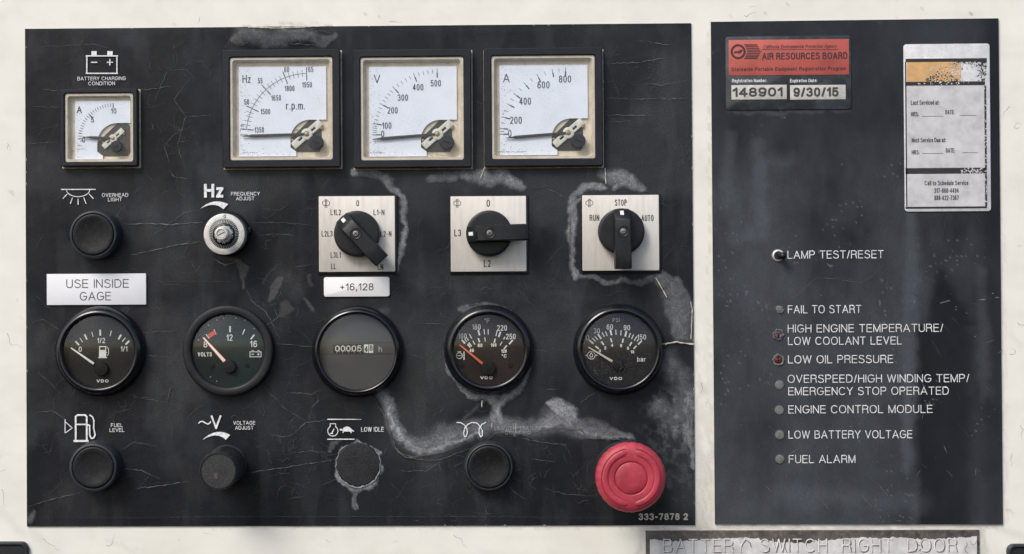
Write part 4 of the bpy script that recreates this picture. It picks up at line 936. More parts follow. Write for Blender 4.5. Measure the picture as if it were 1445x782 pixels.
# volts
g, dl, x, y, h = gauge('voltmeter_gauge', 'round battery volt gauge with a wide matt rim and a red block beside 8', 321.2, 495.2, 64.6, 52, 'matte', 'face_green', 'flat')
gticks(dl, (323.7, 517.4), h, [(292.9, 474.8, 7.5, 1.2), (303.4, 468.4, 7.5, 1.2), (324.6, 464.6, 8.6, 2.2), (343.8, 468.4, 8, 1.4), (356.4, 475.6, 8.2, 2.0)])
b = MB(); F(b, [(292.8, 472.6), (302.4, 465.8), (305.2, 471), (295.6, 477.4)], h + .05); b.build('red_zone', 'red', dl)
gnum(dl, h, [('8', 289.8, 486, 5.4), ('12', 323.9, 476.4, 8.6), ('16', 357.8, 485.4, 10)], 9, 1.25)
gnum(dl, h, [('VOLTS', 289, 500.2, 20)], 6, 1.1)
b = MB()
for q in ([(352.4, 496.6), (368.8, 496.6)], [(368.4, 496.4), (368.4, 503.6)], [(368.8, 503.6), (352.4, 503.6)], [(352.8, 503.6), (352.8, 496.6)], [(355, 500), (358.4, 500)], [(362.8, 500), (366.2, 500)], [(364.5, 498.3), (364.5, 501.8)], [(355.2, 495), (358, 495)], [(363.4, 495), (366.2, 495)]): L(b, q, 1.0, h + rng.uniform(0, .05), ext=.2)
b.build('battery_symbol', 'gprint', dl)
for px, py in ((299.5, 516), (348.6, 515.4)):
    b = MB(); u, v = P(px, py, h); b.lathe(u, v, [(3.6, h - .5), (3.4, h + .8), (1.6, h + 1.0), (1.2, h + .4), (0.001, h + .4)], 18); b.build('screw', 'hub', dl)
b = MB()
for px, py in ((294, 459), (306, 451.5), (315.5, 449), (332.8, 449), (346, 452), (358.5, 464), (280, 480), (297, 532), (306, 538)): u, v = P(px, py, h); b.disc(u, v, .8, h, 8)
b.build('dot', 'gprint_dim', dl)
needle(g, x, y, (323.7, 517.4), (287.3, 476.9), 10, 'needle_white', 9, h=13, side='needle_side')
# hour meter
g, dl, x, y, h = gauge('hour_meter', 'round engine hour meter with a grey face and a number counter', 503.2, 496.7, 65, 54, 'gloss', 'face_grey', 'round')
b = MB(); X0, Y0, X1, Y1 = PR(449.6, 483.9, 556.5, 499.6, h)
b.ribbon([(X0, Y1), (X1, Y1)], .8, h); b.ribbon([(X0, Y0), (X1, Y0)], .8, h); b.build('band_line', 'ink', dl)
b = MB(); b.flat(rrect(*PR(470.2, 486, 517, 498.6, h)), h + .1); cw = b.build('counter_window', 'hole', dl, smooth=False)
b = MB()
for i in range(5):
    px = 475.3 + i * 8.2; L(b, [(px + 4.0, 489), (px + 4.0, 497)], .5, h + .15); L(b, [(px - .6, 497.9), (px + .6, 497.9)], .7, h + .15)
b.build('wheel_edge', 'gprint_dim', cw)
gnum(cw, h + .2, [('00005', 491.6, 491.9, 37.2)], 8.4, 1.15)
b = MB(); b.flat(rrect(*PR(513.6, 486.2, 519.6, 498.2, h)), h + .25); b.flat(rrect(*PR(520.6, 486.2, 526.6, 498.2, h)), h + .25); hw = b.build('white_wheel', 'gprint', cw, smooth=False)
b = MB(); textp(b, '4', 516.6, 492.6, 8, 1.3, 4.6, h + .35); textp(b, '8', 523.6, 491, 8, 1.3, 4.2, h + .35); L(b, [(514, 497.6), (517, 496.6)], 1.0, h + .35); b.build('digit', 'ink', hw)
gnum(dl, h, [('h', 536.6, 492.6, 4.6)], 7.6, 1.0, 'gprint_dim')
# temperature
g, dl, x, y, h = gauge('temperature_gauge', 'round engine temperature gauge with an orange red needle, marked in °F and °C', 689.6, 494, 63.5, 50.5, 'gloss', 'face_brown', 'round')
gticks(dl, (688.6, 519.6), h, [(653.9, 482.2, 7, 2.4), (657.2, 480.4, 5, 1.1), (659.8, 478.6, 5, 1.1), (664, 474.6, 7.5, 1.2), (675.8, 469.5, 8, 2.3), (683.4, 468.4, 7.5, 1.3), (688.9, 468.4, 7.5, 1.3), (700.7, 470.4, 8, 1.3), (705, 472, 8, 2.2), (711.6, 477.2, 4, 1.4), (721, 482.8, 8, 2.2),
                              (661.6, 488, 6, 1.7), (663.4, 486.3, 6.5, 1.7), (668.7, 483.6, 6, 1.2), (675.8, 480.2, 6, 2.0), (684.4, 479, 6, 1.2), (698.2, 481, 6, 2.0), (707, 485, 6, 1.2), (713.2, 490, 6.4, 2.0)])
gnum(dl, h, [('100', 652.6, 474.2, 11.6), ('180', 672.2, 461.4, 12), ('220', 708.4, 462.8, 14), ('250', 720.8, 475, 13.6)], 7.8, 1.05)
gnum(dl, h, [('40', 665.6, 494.6, 6), ('80', 677.4, 487.4, 6.6), ('100', 696.6, 487, 8), ('120', 711.2, 495.5, 7.6), ('°C', 711.6, 502.4, 7)], 5.0, 1.1)
gnum(dl, h, [('°F', 687.4, 452.6, 7)], 6.2, .85)
vdo(dl, 686.6, 533.2, h, 17.4)
b = MB(); L(b, circ(648.2, 502, 4.2, 60, 420, 16), 1.0, h); L(b, [(645.6, 496.4), (650.6, 496.4)], 1.0, h); L(b, [(645, 502), (651, 502)], .8, h + .05); L(b, [(654.8, 496), (654.8, 506)], 1.3, h); L(b, [(654, 506.5), (655.6, 506.5)], 3, h + .05); b.build('engine_symbol', 'gprint', dl)
for px, py in ((651.5, 515), (719.5, 515.5)):
    b = MB(); u, v = P(px, py, h); b.lathe(u, v, [(3.2, h - .5), (3.0, h + .8), (0.001, h + .9)], 18); b.build('screw', 'hub', dl)
needle(g, x, y, (688.6, 519.6), (649.4, 487.4), 10, 'needle_red', 10.4, h=13, w0=1.9)
# pressure
g, dl, x, y, h = gauge('pressure_gauge', 'round oil pressure gauge with a cream needle, marked PSI and bar', 874.2, 493.6, 64.4, 52.5, 'gloss', 'face', 'round', 'glass_hazy')
hb_ = (690 + 825 / 4.516, 420 + 430 / 4.516)
Z = lambda u, v: (690 + u / 4.516, 420 + v / 4.516)
tk = []
for u, v, l, w in ((652, 282, 7.5, 2.2), (668, 268, 6.5, 1.2), (684, 258, 6.5, 1.2), (705, 248, 8, 2.2), (728, 236, 7, 1.2), (748, 230, 7, 1.2), (777, 222, 8, 2.4), (809, 221, 7, 1.2), (841, 225, 7, 1.2), (872, 231, 8, 2.4), (896, 241, 7, 1.3), (915, 250, 7, 1.3), (934, 261, 7, 1.3), (948, 272, 4, 1.3), (962, 287, 7.5, 2.2),
                   (689, 318, 6, 2), (724, 291, 6, 2), (779, 272, 6, 1.8), (853, 275, 6, 1.8), (903, 296, 6, 2), (931, 317, 6, 2)): tk.append((*Z(u, v), l, w))
gticks(dl, hb_, h, tk)
gnum(dl, h, [(s, *Z(u, v), w) for s, u, v, w in (('0', 629, 256, 4.6), ('30', 687, 212, 8.6), ('60', 770, 187, 8.8), ('90', 879, 192, 9), ('150', 973, 252, 12.4))], 7.4, .95)
gnum(dl, h, [('PSI', *Z(810, 143), 10)], 5.8, .75, 'gprint_dim'); gnum(dl, h, [('bar', *Z(971, 393), 11.6)], 6.6, .95)
gnum(dl, h, [(s, *Z(u, v), w) for s, u, v, w in (('0', 707, 340, 3), ('2', 741, 321, 3), ('4', 785, 304, 3.2), ('6', 842, 306, 3), ('8', 886, 323, 3.2), ('10', 914, 346, 5))], 4.4, .95)
vdo(dl, *Z(809, 516), h, 17.4)
b = MB(); cxo, cyo = Z(652, 368); L(b, circ(cxo, cyo, 5.4, 0, 360, 20), .9, h); L(b, [(cxo, cyo - 4), (cxo + 2.2, cyo + .6), (cxo + 1, cyo + 2.6), (cxo - 1, cyo + 2.6), (cxo - 2.2, cyo + .6), (cxo, cyo - 4)], .9, h)
L(b, [(cxo - 9, cyo), (cxo - 6, cyo)], 1.0, h); L(b, [(cxo + 6, cyo), (cxo + 9, cyo)], 1.0, h); L(b, [(cxo - 7, cyo - 1.3), (cxo - 7, cyo + 1.3)], .8, h + .05); L(b, [(cxo + 7, cyo - 1.3), (cxo + 7, cyo + 1.3)], .8, h + .05); b.build('oil_symbol', 'gprint', dl)
needle(g, x, y, hb_, Z(635, 317), 10, 'needle_cream', 8, h=13)

# ------------------------------------------------------------------ rotary switches
def switch(name, label, plate, disc, ang, letters, phi, hole_metal, mark=(5, 6), slot=False):
    """plate: photo rectangle; disc: photo centre; ang: direction of the long end"""
    x0, y0, x1, y1 = PR(*plate, 7)
    root, x, y = thing(name, label, 'switch', (plate[0] + plate[2]) / 2, (plate[1] + plate[3]) / 2, 7, 'rotary switches with square metal plates')
    b = MB(); b.prism(rrect(x0 - 1.6, y0 - 3.6, x1 + 3.0, y1 + 1.4, 1.5, 3), 1.0, 5.2, .6); b.build('base_frame', 'blackp', root)
    b = MB(); b.prism(rrect(x0, y0, x1, y1, 1.2, 3), 5.0, 7.0, .35); pl = b.build('plate', 'alu', root)
    hp = 7.2
    for s, px, py, sz, w, wt in letters:
        b = MB(); textp(b, s, px, py, sz, wt, w, hp, gap=.3); b.build('lettering', 'ink', pl)
    b = MB(); px, py = phi; L(b, circ(px - 1.8, py, 3.3, 60, 300, 12), .7, hp); L(b, circ(px + 1.8, py, 3.3, -120, 120, 12), .7, hp); L(b, [(px - .9, py - 5.4), (px - .9, py + 5.6)], .7, hp + .04); L(b, [(px + .9, py - 5.4), (px + .9, py + 5.6)], .7, hp + .04)
    L(b, [(px - 2, py - 5.2), (px + 2, py - 5.2)], .5, hp + .08); L(b, [(px - 2, py + 5.6), (px + 2, py + 5.6)], .5, hp + .08); b.build('emblem', 'ink', pl)
    dx, dy = P(*disc, 22); R = 32.4
    b = MB(); b.lathe(dx, dy, [(R - 1, 7), (R, 8), (R, 20), (R - .6, 21.6), (R - 2, 22.4), (R - 5, 22.6), (0.001, 22.4)], 72); kn = b.build('knob', 'handle', root)
    a = math.radians(ang); ca, sa = math.cos(a), math.sin(a)
    T = lambda u, v, h: (dx + u * ca - v * sa, dy + u * sa + v * ca, h)
    b = MB()
    # cross sections along the lever: (u, half width at foot, half width at top, height)
    secs = [(-31.2, 9.6, 8.8, 27), (-30.2, 11.6, 10.4, 30), (-17.5, 12.2, 10.6, 43.5), (-15.5, 12.2, 10.6, 45), (0, 12.2, 10.7, 45.6), (30, 12.0, 10.8, 46), (50.5, 11.8, 10.6, 46), (52.6, 11.2, 9.8, 45)]
    ls = []
    for i, (u, wf, wt_, h) in enumerate(secs):
        hbot = 20 if u < 31 else 24
        ls.append([T(u, -wf, hbot), T(u, -(wf + wt_) / 2, (hbot + h) / 2), T(u, -wt_ - .3, h - 1.6), T(u, -wt_ + 1.2, h), T(u, wt_ - 1.2, h), T(u, wt_ + .3, h - 1.6), T(u, (wf + wt_) / 2, (hbot + h) / 2), T(u, wf, hbot)])
    b.loops(ls); lev = b.build('lever', 'handle', kn, ang=40)
    b = MB(); m0, m1 = mark; q = [(-28.5, -m0 / 2), (-28.5 + m1, -m0 / 2), (-28.5 + m1, m0 / 2), (-28.5, m0 / 2)]
    hh = lambda u: 30 + (u + 30.2) * (13.5 / 12.7) + .35
    b.add([T(u, v, hh(u)) for u, v in q], [(0, 1, 2, 3)]); b.build('index_mark', 'gprint', kn, smooth=False)
    cx_, cy_, _ = T(0.5, 0, 0)
    b = MB(); b.lathe(cx_, cy_, [(8.2, 45.2), (8.2, 46.3), (7.6, 46.5), (6.8, 46.3), (6.2, 45.9)], 32); b.build('screw_hole_rim', 'handle', kn)
    b = MB(); b.disc(cx_, cy_, 6.7, 46.05, 24); b.build('screw_hole', 'hole', kn, smooth=False)
    b = MB(); b.lathe(cx_, cy_, [(3.9, 46.06), (3.6, 46.4), (2.8, 46.6), (0.001, 46.6)], 20); sc = b.build('screw', 'screwm', kn)
    b = MB()
    for t in ((40, 130) if not slot else (20,)):
        t = math.radians(t); b.ribbon([(cx_ - math.cos(t) * 2.6, cy_ - math.sin(t) * 2.6), (cx_ + math.cos(t) * 2.6, cy_ + math.sin(t) * 2.6)], 1.1, 46.65 + rng.random() * .03)
    b.build('screw_slot', 'hole', kn)
    return root
switch('rotary_switch', 'square plate rotary switch with settings L1L2 to LN, lever turned down to the right', (450, 277, 557.3, 383.6), (503.4, 329.9), -47, [('0', 504.8, 286.8, 8.6, 4, 1.1), ('L1L2', 473.7, 299.7, 8, 14.6, 1.05), ('L1-N', 534.7, 299.7, 8, 15.4, 1.05), ('L2L3', 461.5, 329.9, 8, 15.4, 1.05), ('L2-N', 544.6, 330, 8, 15.4, 1.05), ('L3L1', 473.7, 359.8, 8, 14.4, 1.05), ('LL', 470.5, 375.9, 8, 6.6, 1.05), ('LN', 536.8, 376.8, 8, 8, 1.05)], (460, 286.8), True)
switch('rotary_switch', 'square plate rotary switch showing only 0, L3 and L2, lever pointing right', (636, 277, 742.6, 383.2), (690.2, 329.5), 1.5, [('0', 689, 286.8, 10, 4.8, 1.3), ('L3', 645.8, 328.8, 9.6, 9.6, 1.3), ('L2', 687.5, 372, 9.8, 9.8, 1.3)], (645.2, 286.8), True)
switch('rotary_switch', 'square plate rotary switch marked RUN, STOP and AUTO, lever pointing down', (821.8, 275.4, 930, 381.9), (877.2, 326.6), -89, [('STOP', 876, 286, 8.8, 16.6, 1.15), ('RUN', 838.8, 307.5, 8.6, 13.6, 1.15), ('AUTO', 913.8, 307.8, 8.6, 17, 1.15)], (831.7, 286.4), False, slot=True)

# ------------------------------------------------------------------ push buttons
def button(label, cx, cy, capc, hr, r_ring, r_cap):
    """cx,cy: front ring centre at height hr"""
    root, x, y = thing('push_button', label, 'push button', cx, cy, hr, 'round black push buttons')
    b = MB(); b.lathe(x, y, [(r_ring + 1.6, 1), (r_ring + 1.6, 6), (r_ring + .8, 10), (r_ring, hr - 3), (r_ring - .8, hr - .8), (r_ring - 2, hr), (r_cap + 1.1, hr), (r_cap + .5, hr - 1), (r_cap + .5, 8)], 80); b.build('ring', 'ringp', root, ang=40)
    b = MB(); b.lathe(x, y, [(r_cap, 8), (r_cap, hr - 1.2), (r_cap - .8, hr), (r_cap - 3, hr + .4), (r_cap * .75, hr - .8), (r_cap * .5, hr - 2.4), (r_cap * .25, hr - 3.2), (0.001, hr - 3.4)], 72); b.build('cap', 'rubber', root, ang=60)
button('round black push button below the overhead light symbol', 131.2, 331, None, 30, 33.6, 29.2)
button('round black push button below the fuel pump symbol', 131.2, 660.0, None, 30, 34.0, 29.2)
button('round black push button below the heater coil symbol', 690.2, 659.2, None, 20, 33.6, 29.8)

# blanked low idle position
root, x, y = thing('hole_cover', 'flat dull black disc filling the low idle hole with a ragged pale edge', 'cover', 505.6, 655.6, 4)
b = MB(); rr_ = [1 + .018 * rng.uniform(-1, 1) for _ in range(80)]
b.lathe(x, y, [(31, 1), (30.6, 4.6), (29.5, 5.6), (26, 5.9), (0.001, 5.6)], 80, lambda i, k: rr_[i]); b.build('disc', mat('dusty_cover', (0.014, 0.015, 0.017), .6, spec=.3, var=.4, vscale=90, bump=.4, bscale=1400, dust=.5, dustcol=(.06, .065, .07), dscale=1200), root)
b = MB(); pts = []; ws = []
for i in range(60):
    t = math.radians(118 + 300 * i / 59); r = 31.5 + rng.uniform(-.8, 1.4); pts.append((x + r * math.cos(t), y + r * math.sin(t)))
    low = max(0, -math.sin(t - .25)); ws.append(max(.5, rng.uniform(.4, 1.1) + 1.6 * low * rng.uniform(.3, 1)))
b.ribbon(pts, ws, 4.8, roof=.5); b.build('ragged_edge', mat('chalky_residue', (0.30, 0.32, 0.34), .8, var=.5, vscale=500), root)

# voltage adjust knob
root, x, y = thing('adjuster_knob', 'ribbed cylindrical black knob below the V symbol', 'knob', 320.5, 655.5, 2)
b = MB(); b.lathe(x, y, [(28, 1), (28, 6), (27.2, 7)], 48); b.build('collar', 'ringp', root)
b = MB(); b.lathe(x, y, [(25.8, 5), (25.8, 72), (25.4, 75.5), (24.2, 76.5)], 120, lambda i, k: 1 + (.045 if i % 2 and k < 2 else 0)); b.build('grip', mat('ribbed_grip', (0.020, 0.022, 0.025), .45, var=.2, dust=.5, dustcol=(.12, .12, .12), dscale=900), root, ang=20)
b = MB(); b.lathe(x, y, [(25.6, 75), (25.2, 77.4), (23.8, 77.6), (23.2, 76.4), (22, 76.2), (0.001, 76.0)], 64); cp_ = b.build('face', 'rubber', root)
b = MB(); fx, fy = P(303.5, 671, 76.6)
for i in range(9): b.ribbon([(fx + rng.uniform(-4, 4), fy + rng.uniform(-5, 5)) for _ in range(2)], rng.uniform(.4, 1.2), 76.5 + i * .02)
b.build('worn_spot', mat('worn_brown', (0.13, 0.085, 0.05), .6, var=.5), cp_)
b = MB(); L(b, [(340, 644), (341.5, 649)], 2.0, 60); 

# counting dial of the frequency adjuster
root, x, y = thing('counting_dial', 'silver multi-turn counting dial below the Hz symbol', 'dial', 322, 330, 2)
b = MB(); b.lathe(x, y, [(31.5, 1), (31.5, 16), (30, 18), (0.001, 18)], 64); b.build('body', 'blackp', root)
b = MB(); tx, ty = P(349.5, 325, 14); b.prism(rrect(tx - 8, ty - 4, tx + 4.5, ty + 3.5, 1), 2, 16, .8); b.build('brake_lever', 'blackp', root)
X0, Y0 = P(316.3, 330.6, 48)
b = MB(); b.lathe(X0, Y0, [(27, 17), (27, 38), (28.6, 40), (28.9, 46), (28.2, 47.6), (27, 48), (21.4, 48), (20.8, 47.2)], 80); b.build('silver_rim', 'silver', root)
b = MB(); b.lathe(X0, Y0, [(21.4, 44), (20.6, 47), (14, 51), (13, 51.5), (0.001, 51.5)], 72); nr = b.build('number_ring', 'blackp', root)
b = MB()
for i in range(50):
    t = 2 * math.pi * i / 50; r0 = 15.8 if i % 5 else 15.2
    hA = 50.2; hB = 47.6
    p0 = (X0 + math.cos(t) * r0, Y0 + math.sin(t) * r0); p1 = (X0 + math.cos(t) * 20, Y0 + math.sin(t) * 20)
    nx_, ny_ = -math.sin(t) * .35, math.cos(t) * .35
    f0, f1 = 51.2 - (r0 - 14) * .606 + .25, 51.2 - 6 * .606 + .25
    b.add([(p0[0] + nx_, p0[1] + ny_, f0), (p1[0] + nx_, p1[1] + ny_, f1), (p1[0] - nx_, p1[1] - ny_, f1), (p0[0] - nx_, p0[1] - ny_, f0)], [(0, 3, 2, 1)])
b.build('graduation', 'gprint_dim', nr)
b = MB()
for i in range(10):
    t = math.radians(90 - i * 36); text(b, str(i * 10) if i else '0', X0 + math.cos(t) * 11.4, Y0 + math.sin(t) * 11.4, 3.4, .55, None, 52.0, rot=t - math.pi / 2)
b.build('lettering', 'gprint_dim', nr)
X2, Y2 = P(310.8, 329, 74)
b = MB(); b.lathe(X0, Y0, [(11.6, 51.4), (9.4, 54), (9.4, 70), (8.8, 72.2), (7.6, 73), (6.4, 73), (5.9, 71.5), (5.9, 70), (0.001, 70)], 48); nub = b.build('spindle_cap', 'chrome', root)
b = MB(); b.lathe(X0, Y0, [(5.2, 70), (5.2, 71.4), (4.6, 71.8), (0.001, 71.8)], 24); b.build('screw', 'silver', root)
b = MB(); b.ribbon([(X0 - 4, Y0 - 2), (X0 + 4, Y0 + 2)], 1.3, 71.95); b.build('screw_slot', 'hole', nub)
b = MB(); text(b, '0', X0 + 1.0, Y0 + 24.6, 5, .8, 3.2, 48.2); b.build('turn_window', 'hole', root)

# emergency stop
root, x, y = thing('emergency_stop', 'large faded red mushroom emergency stop button at the lower right of the black panel', 'stop button', 879.4, 661.5, 4)
b = MB(); b.lathe(x, y, [(38.5, 1), (38.5, 26), (37, 30), (30, 31), (30, 62)], 80); b.build('collar', 'ringp', root, ang=40)
HE = 98.0; R = 46.9
X0, Y0 = P(890, 674, HE - 8)
def sc_(i, k):
    if k in (1, 2, 3, 4): return 1 + .004 * (1 if (i % 6) < 4 else -1)
    return 1
b = MB()
prof = [(24, HE - 44), (R - 3, HE - 24), (R, HE - 20), (R + .3, HE - 10), (R - 1.2, HE - 5), (R - 4, HE - 2.2), (R - 8, HE - .6), (37.5, HE), (36.9, HE - .1), (36.5, HE - .9), (36, HE - .1), (35, HE + 1.4), (30, HE + 1.9), (24, HE + 1.2), (22.4, HE - .2), (21.8, HE - 1.4), (21, HE - .2), (19.6, HE + .6), (10, HE + .9), (0.001, HE + 1.0)]
prof = [p for p in prof if p[0] > 37 or p[0] < 23.5 or True]
b.lathe(X0, Y0, [(24, HE - 44), (R - 3, HE - 24), (R, HE - 20), (R + .3, HE - 10), (R - 1.2, HE - 5), (R - 4, HE - 2.2), (R - 8, HE - .6), (36, HE), (24, HE), (22.6, HE - .3), (21.9, HE - 1.6), (21.2, HE - .3), (20, HE + .4), (10, HE + .8), (0.001, HE + .9)], 160, sc_); head = b.build('mushroom_head', 'estop', root, ang=60)
b = MB()
for a0, a1 in ((98, 262), (-82, 82)):
    # arrow-shaped raised arcs between two grooves
    n = 36; secs = []
    for i in range(n + 1):
        t = math.radians(a0 + (a1 - a0) * i / n); e = min(1, min(i, n - i) / 2.5 + .15)
        row = []
        for r, hgt in ((39.2, -.25), (38.4, .9), (36.6, 1.3), (33.4, 1.3), (31.8, .9), (31, -.25)):
            rm = 35.1 + (r - 35.1) * (e ** .5); row.append((X0 + rm * math.cos(t), Y0 + rm * math.sin(t), HE + hgt * (1 if hgt < 0 else e) - .05))
        secs.append(row)
    b.loops(secs, True, True, closed=False)
b.build('raised_arc', 'estop', head, ang=50)
b = MB()
for r_, a0, a1 in ((40.2, 100, 262), (40.2, -80, 80), (30.4, 102, 258), (30.4, -78, 78)):
    b.ribbon([(X0 + r_ * math.cos(math.radians(t)), Y0 + r_ * math.sin(math.radians(t))) for t in np.linspace(a0, a1, 40)], .9, HE + .02, roof=.02)
b.build('groove_line', mat('estop_groove', (0.26, 0.012, 0.028), .5), head)

# ------------------------------------------------------------------ paper labels
def label_card(name, lab, rect, m, r, thick=1.4, base=2.6):
    root, x, y = thing(name, lab, 'label', (rect[0] + rect[2]) / 2, (rect[1] + rect[3]) / 2, base)
    b = MB(); b.prism(rrect(*PR(*rect, base + thick), r, 4), base - 1.5, base + thick, .25); card = b.build('card', m, root)
    return root, card, base + thick + .2
r_, c_, h = label_card('label_sticker', 'white printed sticker reading USE INSIDE GAGE above the fuel gauge', (66, 386.4, 206, 430.2), 'paper', 0, 1.6, 4.0)
word(c_, 'USE INSIDE', 137.6, 400.2, 12.2, 1.25, 89, 'label_ink', h); word(c_, 'GAGE', 134.6, 418, 12.2, 1.25, 44.5, 'label_ink', h)
r_, c_, h = label_card('label_sticker', 'small white rounded sticker reading +16,128 above the hour meter', (457, 391, 549.6, 418.6), 'paper2', 3, 1.6, 4.0)
word(c_, '+16,128', 503.6, 404.9, 10, 1.25, 47, 'label_ink', h)

# air resources registration sticker
root, x, y = thing('registration_sticker', 'red topped registration sticker with number 148901 and date 9/30/15', 'sticker', 1112, 103, 3)
b = MB(); b.prism(rrect(*PR(1024, 51, 1201, 154.6, 4), 4, 4), 1.5, 4.1, .3); b.build('laminate', 'clear', root)
b = MB(); b.prism(rrect(*PR(1028.3, 55.9, 1198, 106, 4.4)), 3.5, 4.6, .1); rd = b.build('red_field', 'sticker_red', root)
h = 4.8
word(rd, 'California Environmental Protection Agency', 1129, 65.6, 5.0, .62, 102, 'sticker_ink', h, slant=.2)
word(rd, 'AIR RESOURCES BOARD', 1135.6, 79, 9.8, 1.75, 119.5, 'sticker_ink', h, gap=.16)
word(rd, 'Statewide Portable Equipment Registration Program', 1112.5, 97.2, 5.4, .95, 160, 'sticker_ink', h)
b = MB(); L(b, [(1074.6, 70.1), (1183.5, 70.1)], .8, h); L(b, circ(1041.6, 73, 9.1, 0, 360, 40), 3.0, h)
F(b, [(1035, 75.6), (1037, 72.2), (1041, 72.6), (1044, 70.6), (1048.4, 69.8), (1046.6, 73.8), (1043, 75.8), (1039.6, 74.8)], h)
for i in range(9):
    yy = 63.4 + i * 2.4; xr = 1068 + (4.5 - abs(i - 4)) * 1.4; xl = 1049 + 5.2 * math.cos((i - 4) / 4 * 1.25) - 1
    L(b, [(xl + .6, yy), (xr, yy)], 1.7 if i % 8 in (0,) or i > 6 or i < 1 else 1.35, h)
b.build('emblem', 'sticker_ink', rd)
b = MB(); textp(b, 'Registration Number:', 1057.6, 113.8, 4.8, .75, 49, 4.4); textp(b, 'Expiration Date:', 1134, 113.8, 4.8, .75, 38, 4.4); b.build('lettering', 'print', root)
for rc, s, px, w in (((1032.2, 120, 1110.2, 140.4), '148901', 1069, 70), ((1115, 120, 1193.4, 140.4), '9/30/15', 1151.4, 63)):
    b = MB(); b.prism(rrect(*PR(*rc, 4.6)), 3.5, 4.6, .1); bx = b.build('number_box', 'sticker_box', root)
    word(bx, s, px, 130, 13.2, 2.9, w, 'label_ink', 4.8, gap=.13)

# service sticker
root, x, y = thing('service_sticker', 'tall worn silver service record sticker with a faded orange band', 'sticker', 1336.5, 180, 3)
b = MB(); b.prism(rrect(*PR(1276, 62, 1397.4, 298.4, 4), 4, 4), 1.5, 4.2, .3); b.build('backing', 'svc_white', root)
b = MB()
for rc in ((1277.8, 82.6, 1392.6, 87.4), (1277.8, 115.2, 1390, 120.8), (1277.8, 237, 1391, 245.4), (1277.8, 291.6, 1392.6, 294.4), (1277.8, 87.4, 1279.6, 291.6), (1389.6, 120.8, 1392.4, 291.6)):
    b.flat(rrect(*PR(*rc, 4.4)), 4.42)
b.build('black_border', 'ink', root, smooth=False)
b = MB(); b.flat(rrect(*PR(1279.6, 87.4, 1356, 115.2, 4.4)), 4.42); b.build('orange_band', 'orange', root, smooth=False)
b = MB(); b.flat(rrect(*PR(1279.6, 120.8, 1389.6, 237, 4.4)), 4.42); b.flat(rrect(*PR(1279.6, 245.4, 1389.6, 291.6, 4.4)), 4.42); sf = b.build('silver_field', 'svc', root, smooth=False)
h = 4.6
for s, px, py, sz, w in (('Last Serviced at:', 1305.6, 144.8, 6.6, 40), ('HRS:', 1291, 161.2, 6.2, 11), ('DATE:', 1340.6, 158.4, 6.2, 13), ('Next Service Due at:', 1310.8, 197.8, 6.6, 48), ('HRS:', 1292, 215, 6.2, 11), ('DATE:', 1341.2, 212.4, 6.2, 13),
                         ('Call to Schedule Service', 1335.6, 258.3, 6.6, 61), ('317-860-4494', 1335.6, 269, 6.8, 34), ('888-622-7367', 1335.6, 279.2, 6.8, 34)):
    word(sf, s, px, py, sz, 1.0, w, 'label_ink', h, gap=.16)
b = MB()
for q in (((1301, 164.3), (1331, 164)), ((1354, 163), (1378, 163)), ((1301, 216.6), (1331, 216.6)), ((1358, 215.6), (1380, 215.6))): L(b, q, .6, h)
b.build('write_line', 'label_ink', sf)
b = MB()                                            # rubbed-off print: dark crumbs in a mound, pale chips along the right border
for i in range(150):
    t = rng.uniform(0, 1); cxx = 1306 + 46 * t; top = 112 - 22 * math.exp(-((t - .55) / .22) ** 2) - 4 * math.exp(-((t - .2) / .12) ** 2)
    yy = rng.uniform(top, 116); 
    u, v = P(cxx, yy, h); r0 = rng.uniform(.5, 1.5); b.flat([(u + r0 * rng.uniform(.5, 1.3) * math.cos(k * 1.26), v + r0 * rng.uniform(.4, 1) * math.sin(k * 1.26)) for k in range(5)], 4.5 + i * .0004)
for i in range(200):
    if i % 2: px_, py_ = 1386 + rng.gauss(0, 3), rng.uniform(84, 120)
    else: px_, py_ = rng.uniform(1345, 1392), 86 + abs(rng.gauss(0, 3.5))
    px_ = min(1391, px_)
    u, v = P(px_, py_, h); r0 = rng.uniform(.4, 1.5); b.flat([(u + r0 * rng.uniform(.5, 1.3) * math.cos(k * 1.26), v + r0 * rng.uniform(.4, 1) * math.sin(k * 1.26)) for k in range(5)], 4.62 + i * .0004)
b.build('rubbed_print', 'ink', root, kind='stuff', smooth=False)
b = MB()
for i in range(320):
    t = i % 4
    if t == 0: px_, py_ = rng.gauss(1391.5, 1.3), rng.uniform(118, 292)
    elif t == 1: px_, py_ = rng.uniform(1355, 1391), rng.gauss(241, 3)
    elif t == 2: px_, py_ = rng.gauss(1330, 16), rng.uniform(92, 120)
    else: px_, py_ = rng.gauss(1352, 6), rng.uniform(88, 119)
    px_ = min(1394, px_); u, v = P(px_, py_, h); r0 = rng.uniform(.4, 1.5); b.flat([(u + r0 * rng.uniform(.5, 1.3) * math.cos(k * 1.26), v + r0 * rng.uniform(.4, 1) * math.sin(k * 1.26)) for k in range(5)], 4.75 + i * .0004)
b.build('paint_chip', 'svc_white', root, kind='stuff', smooth=False)

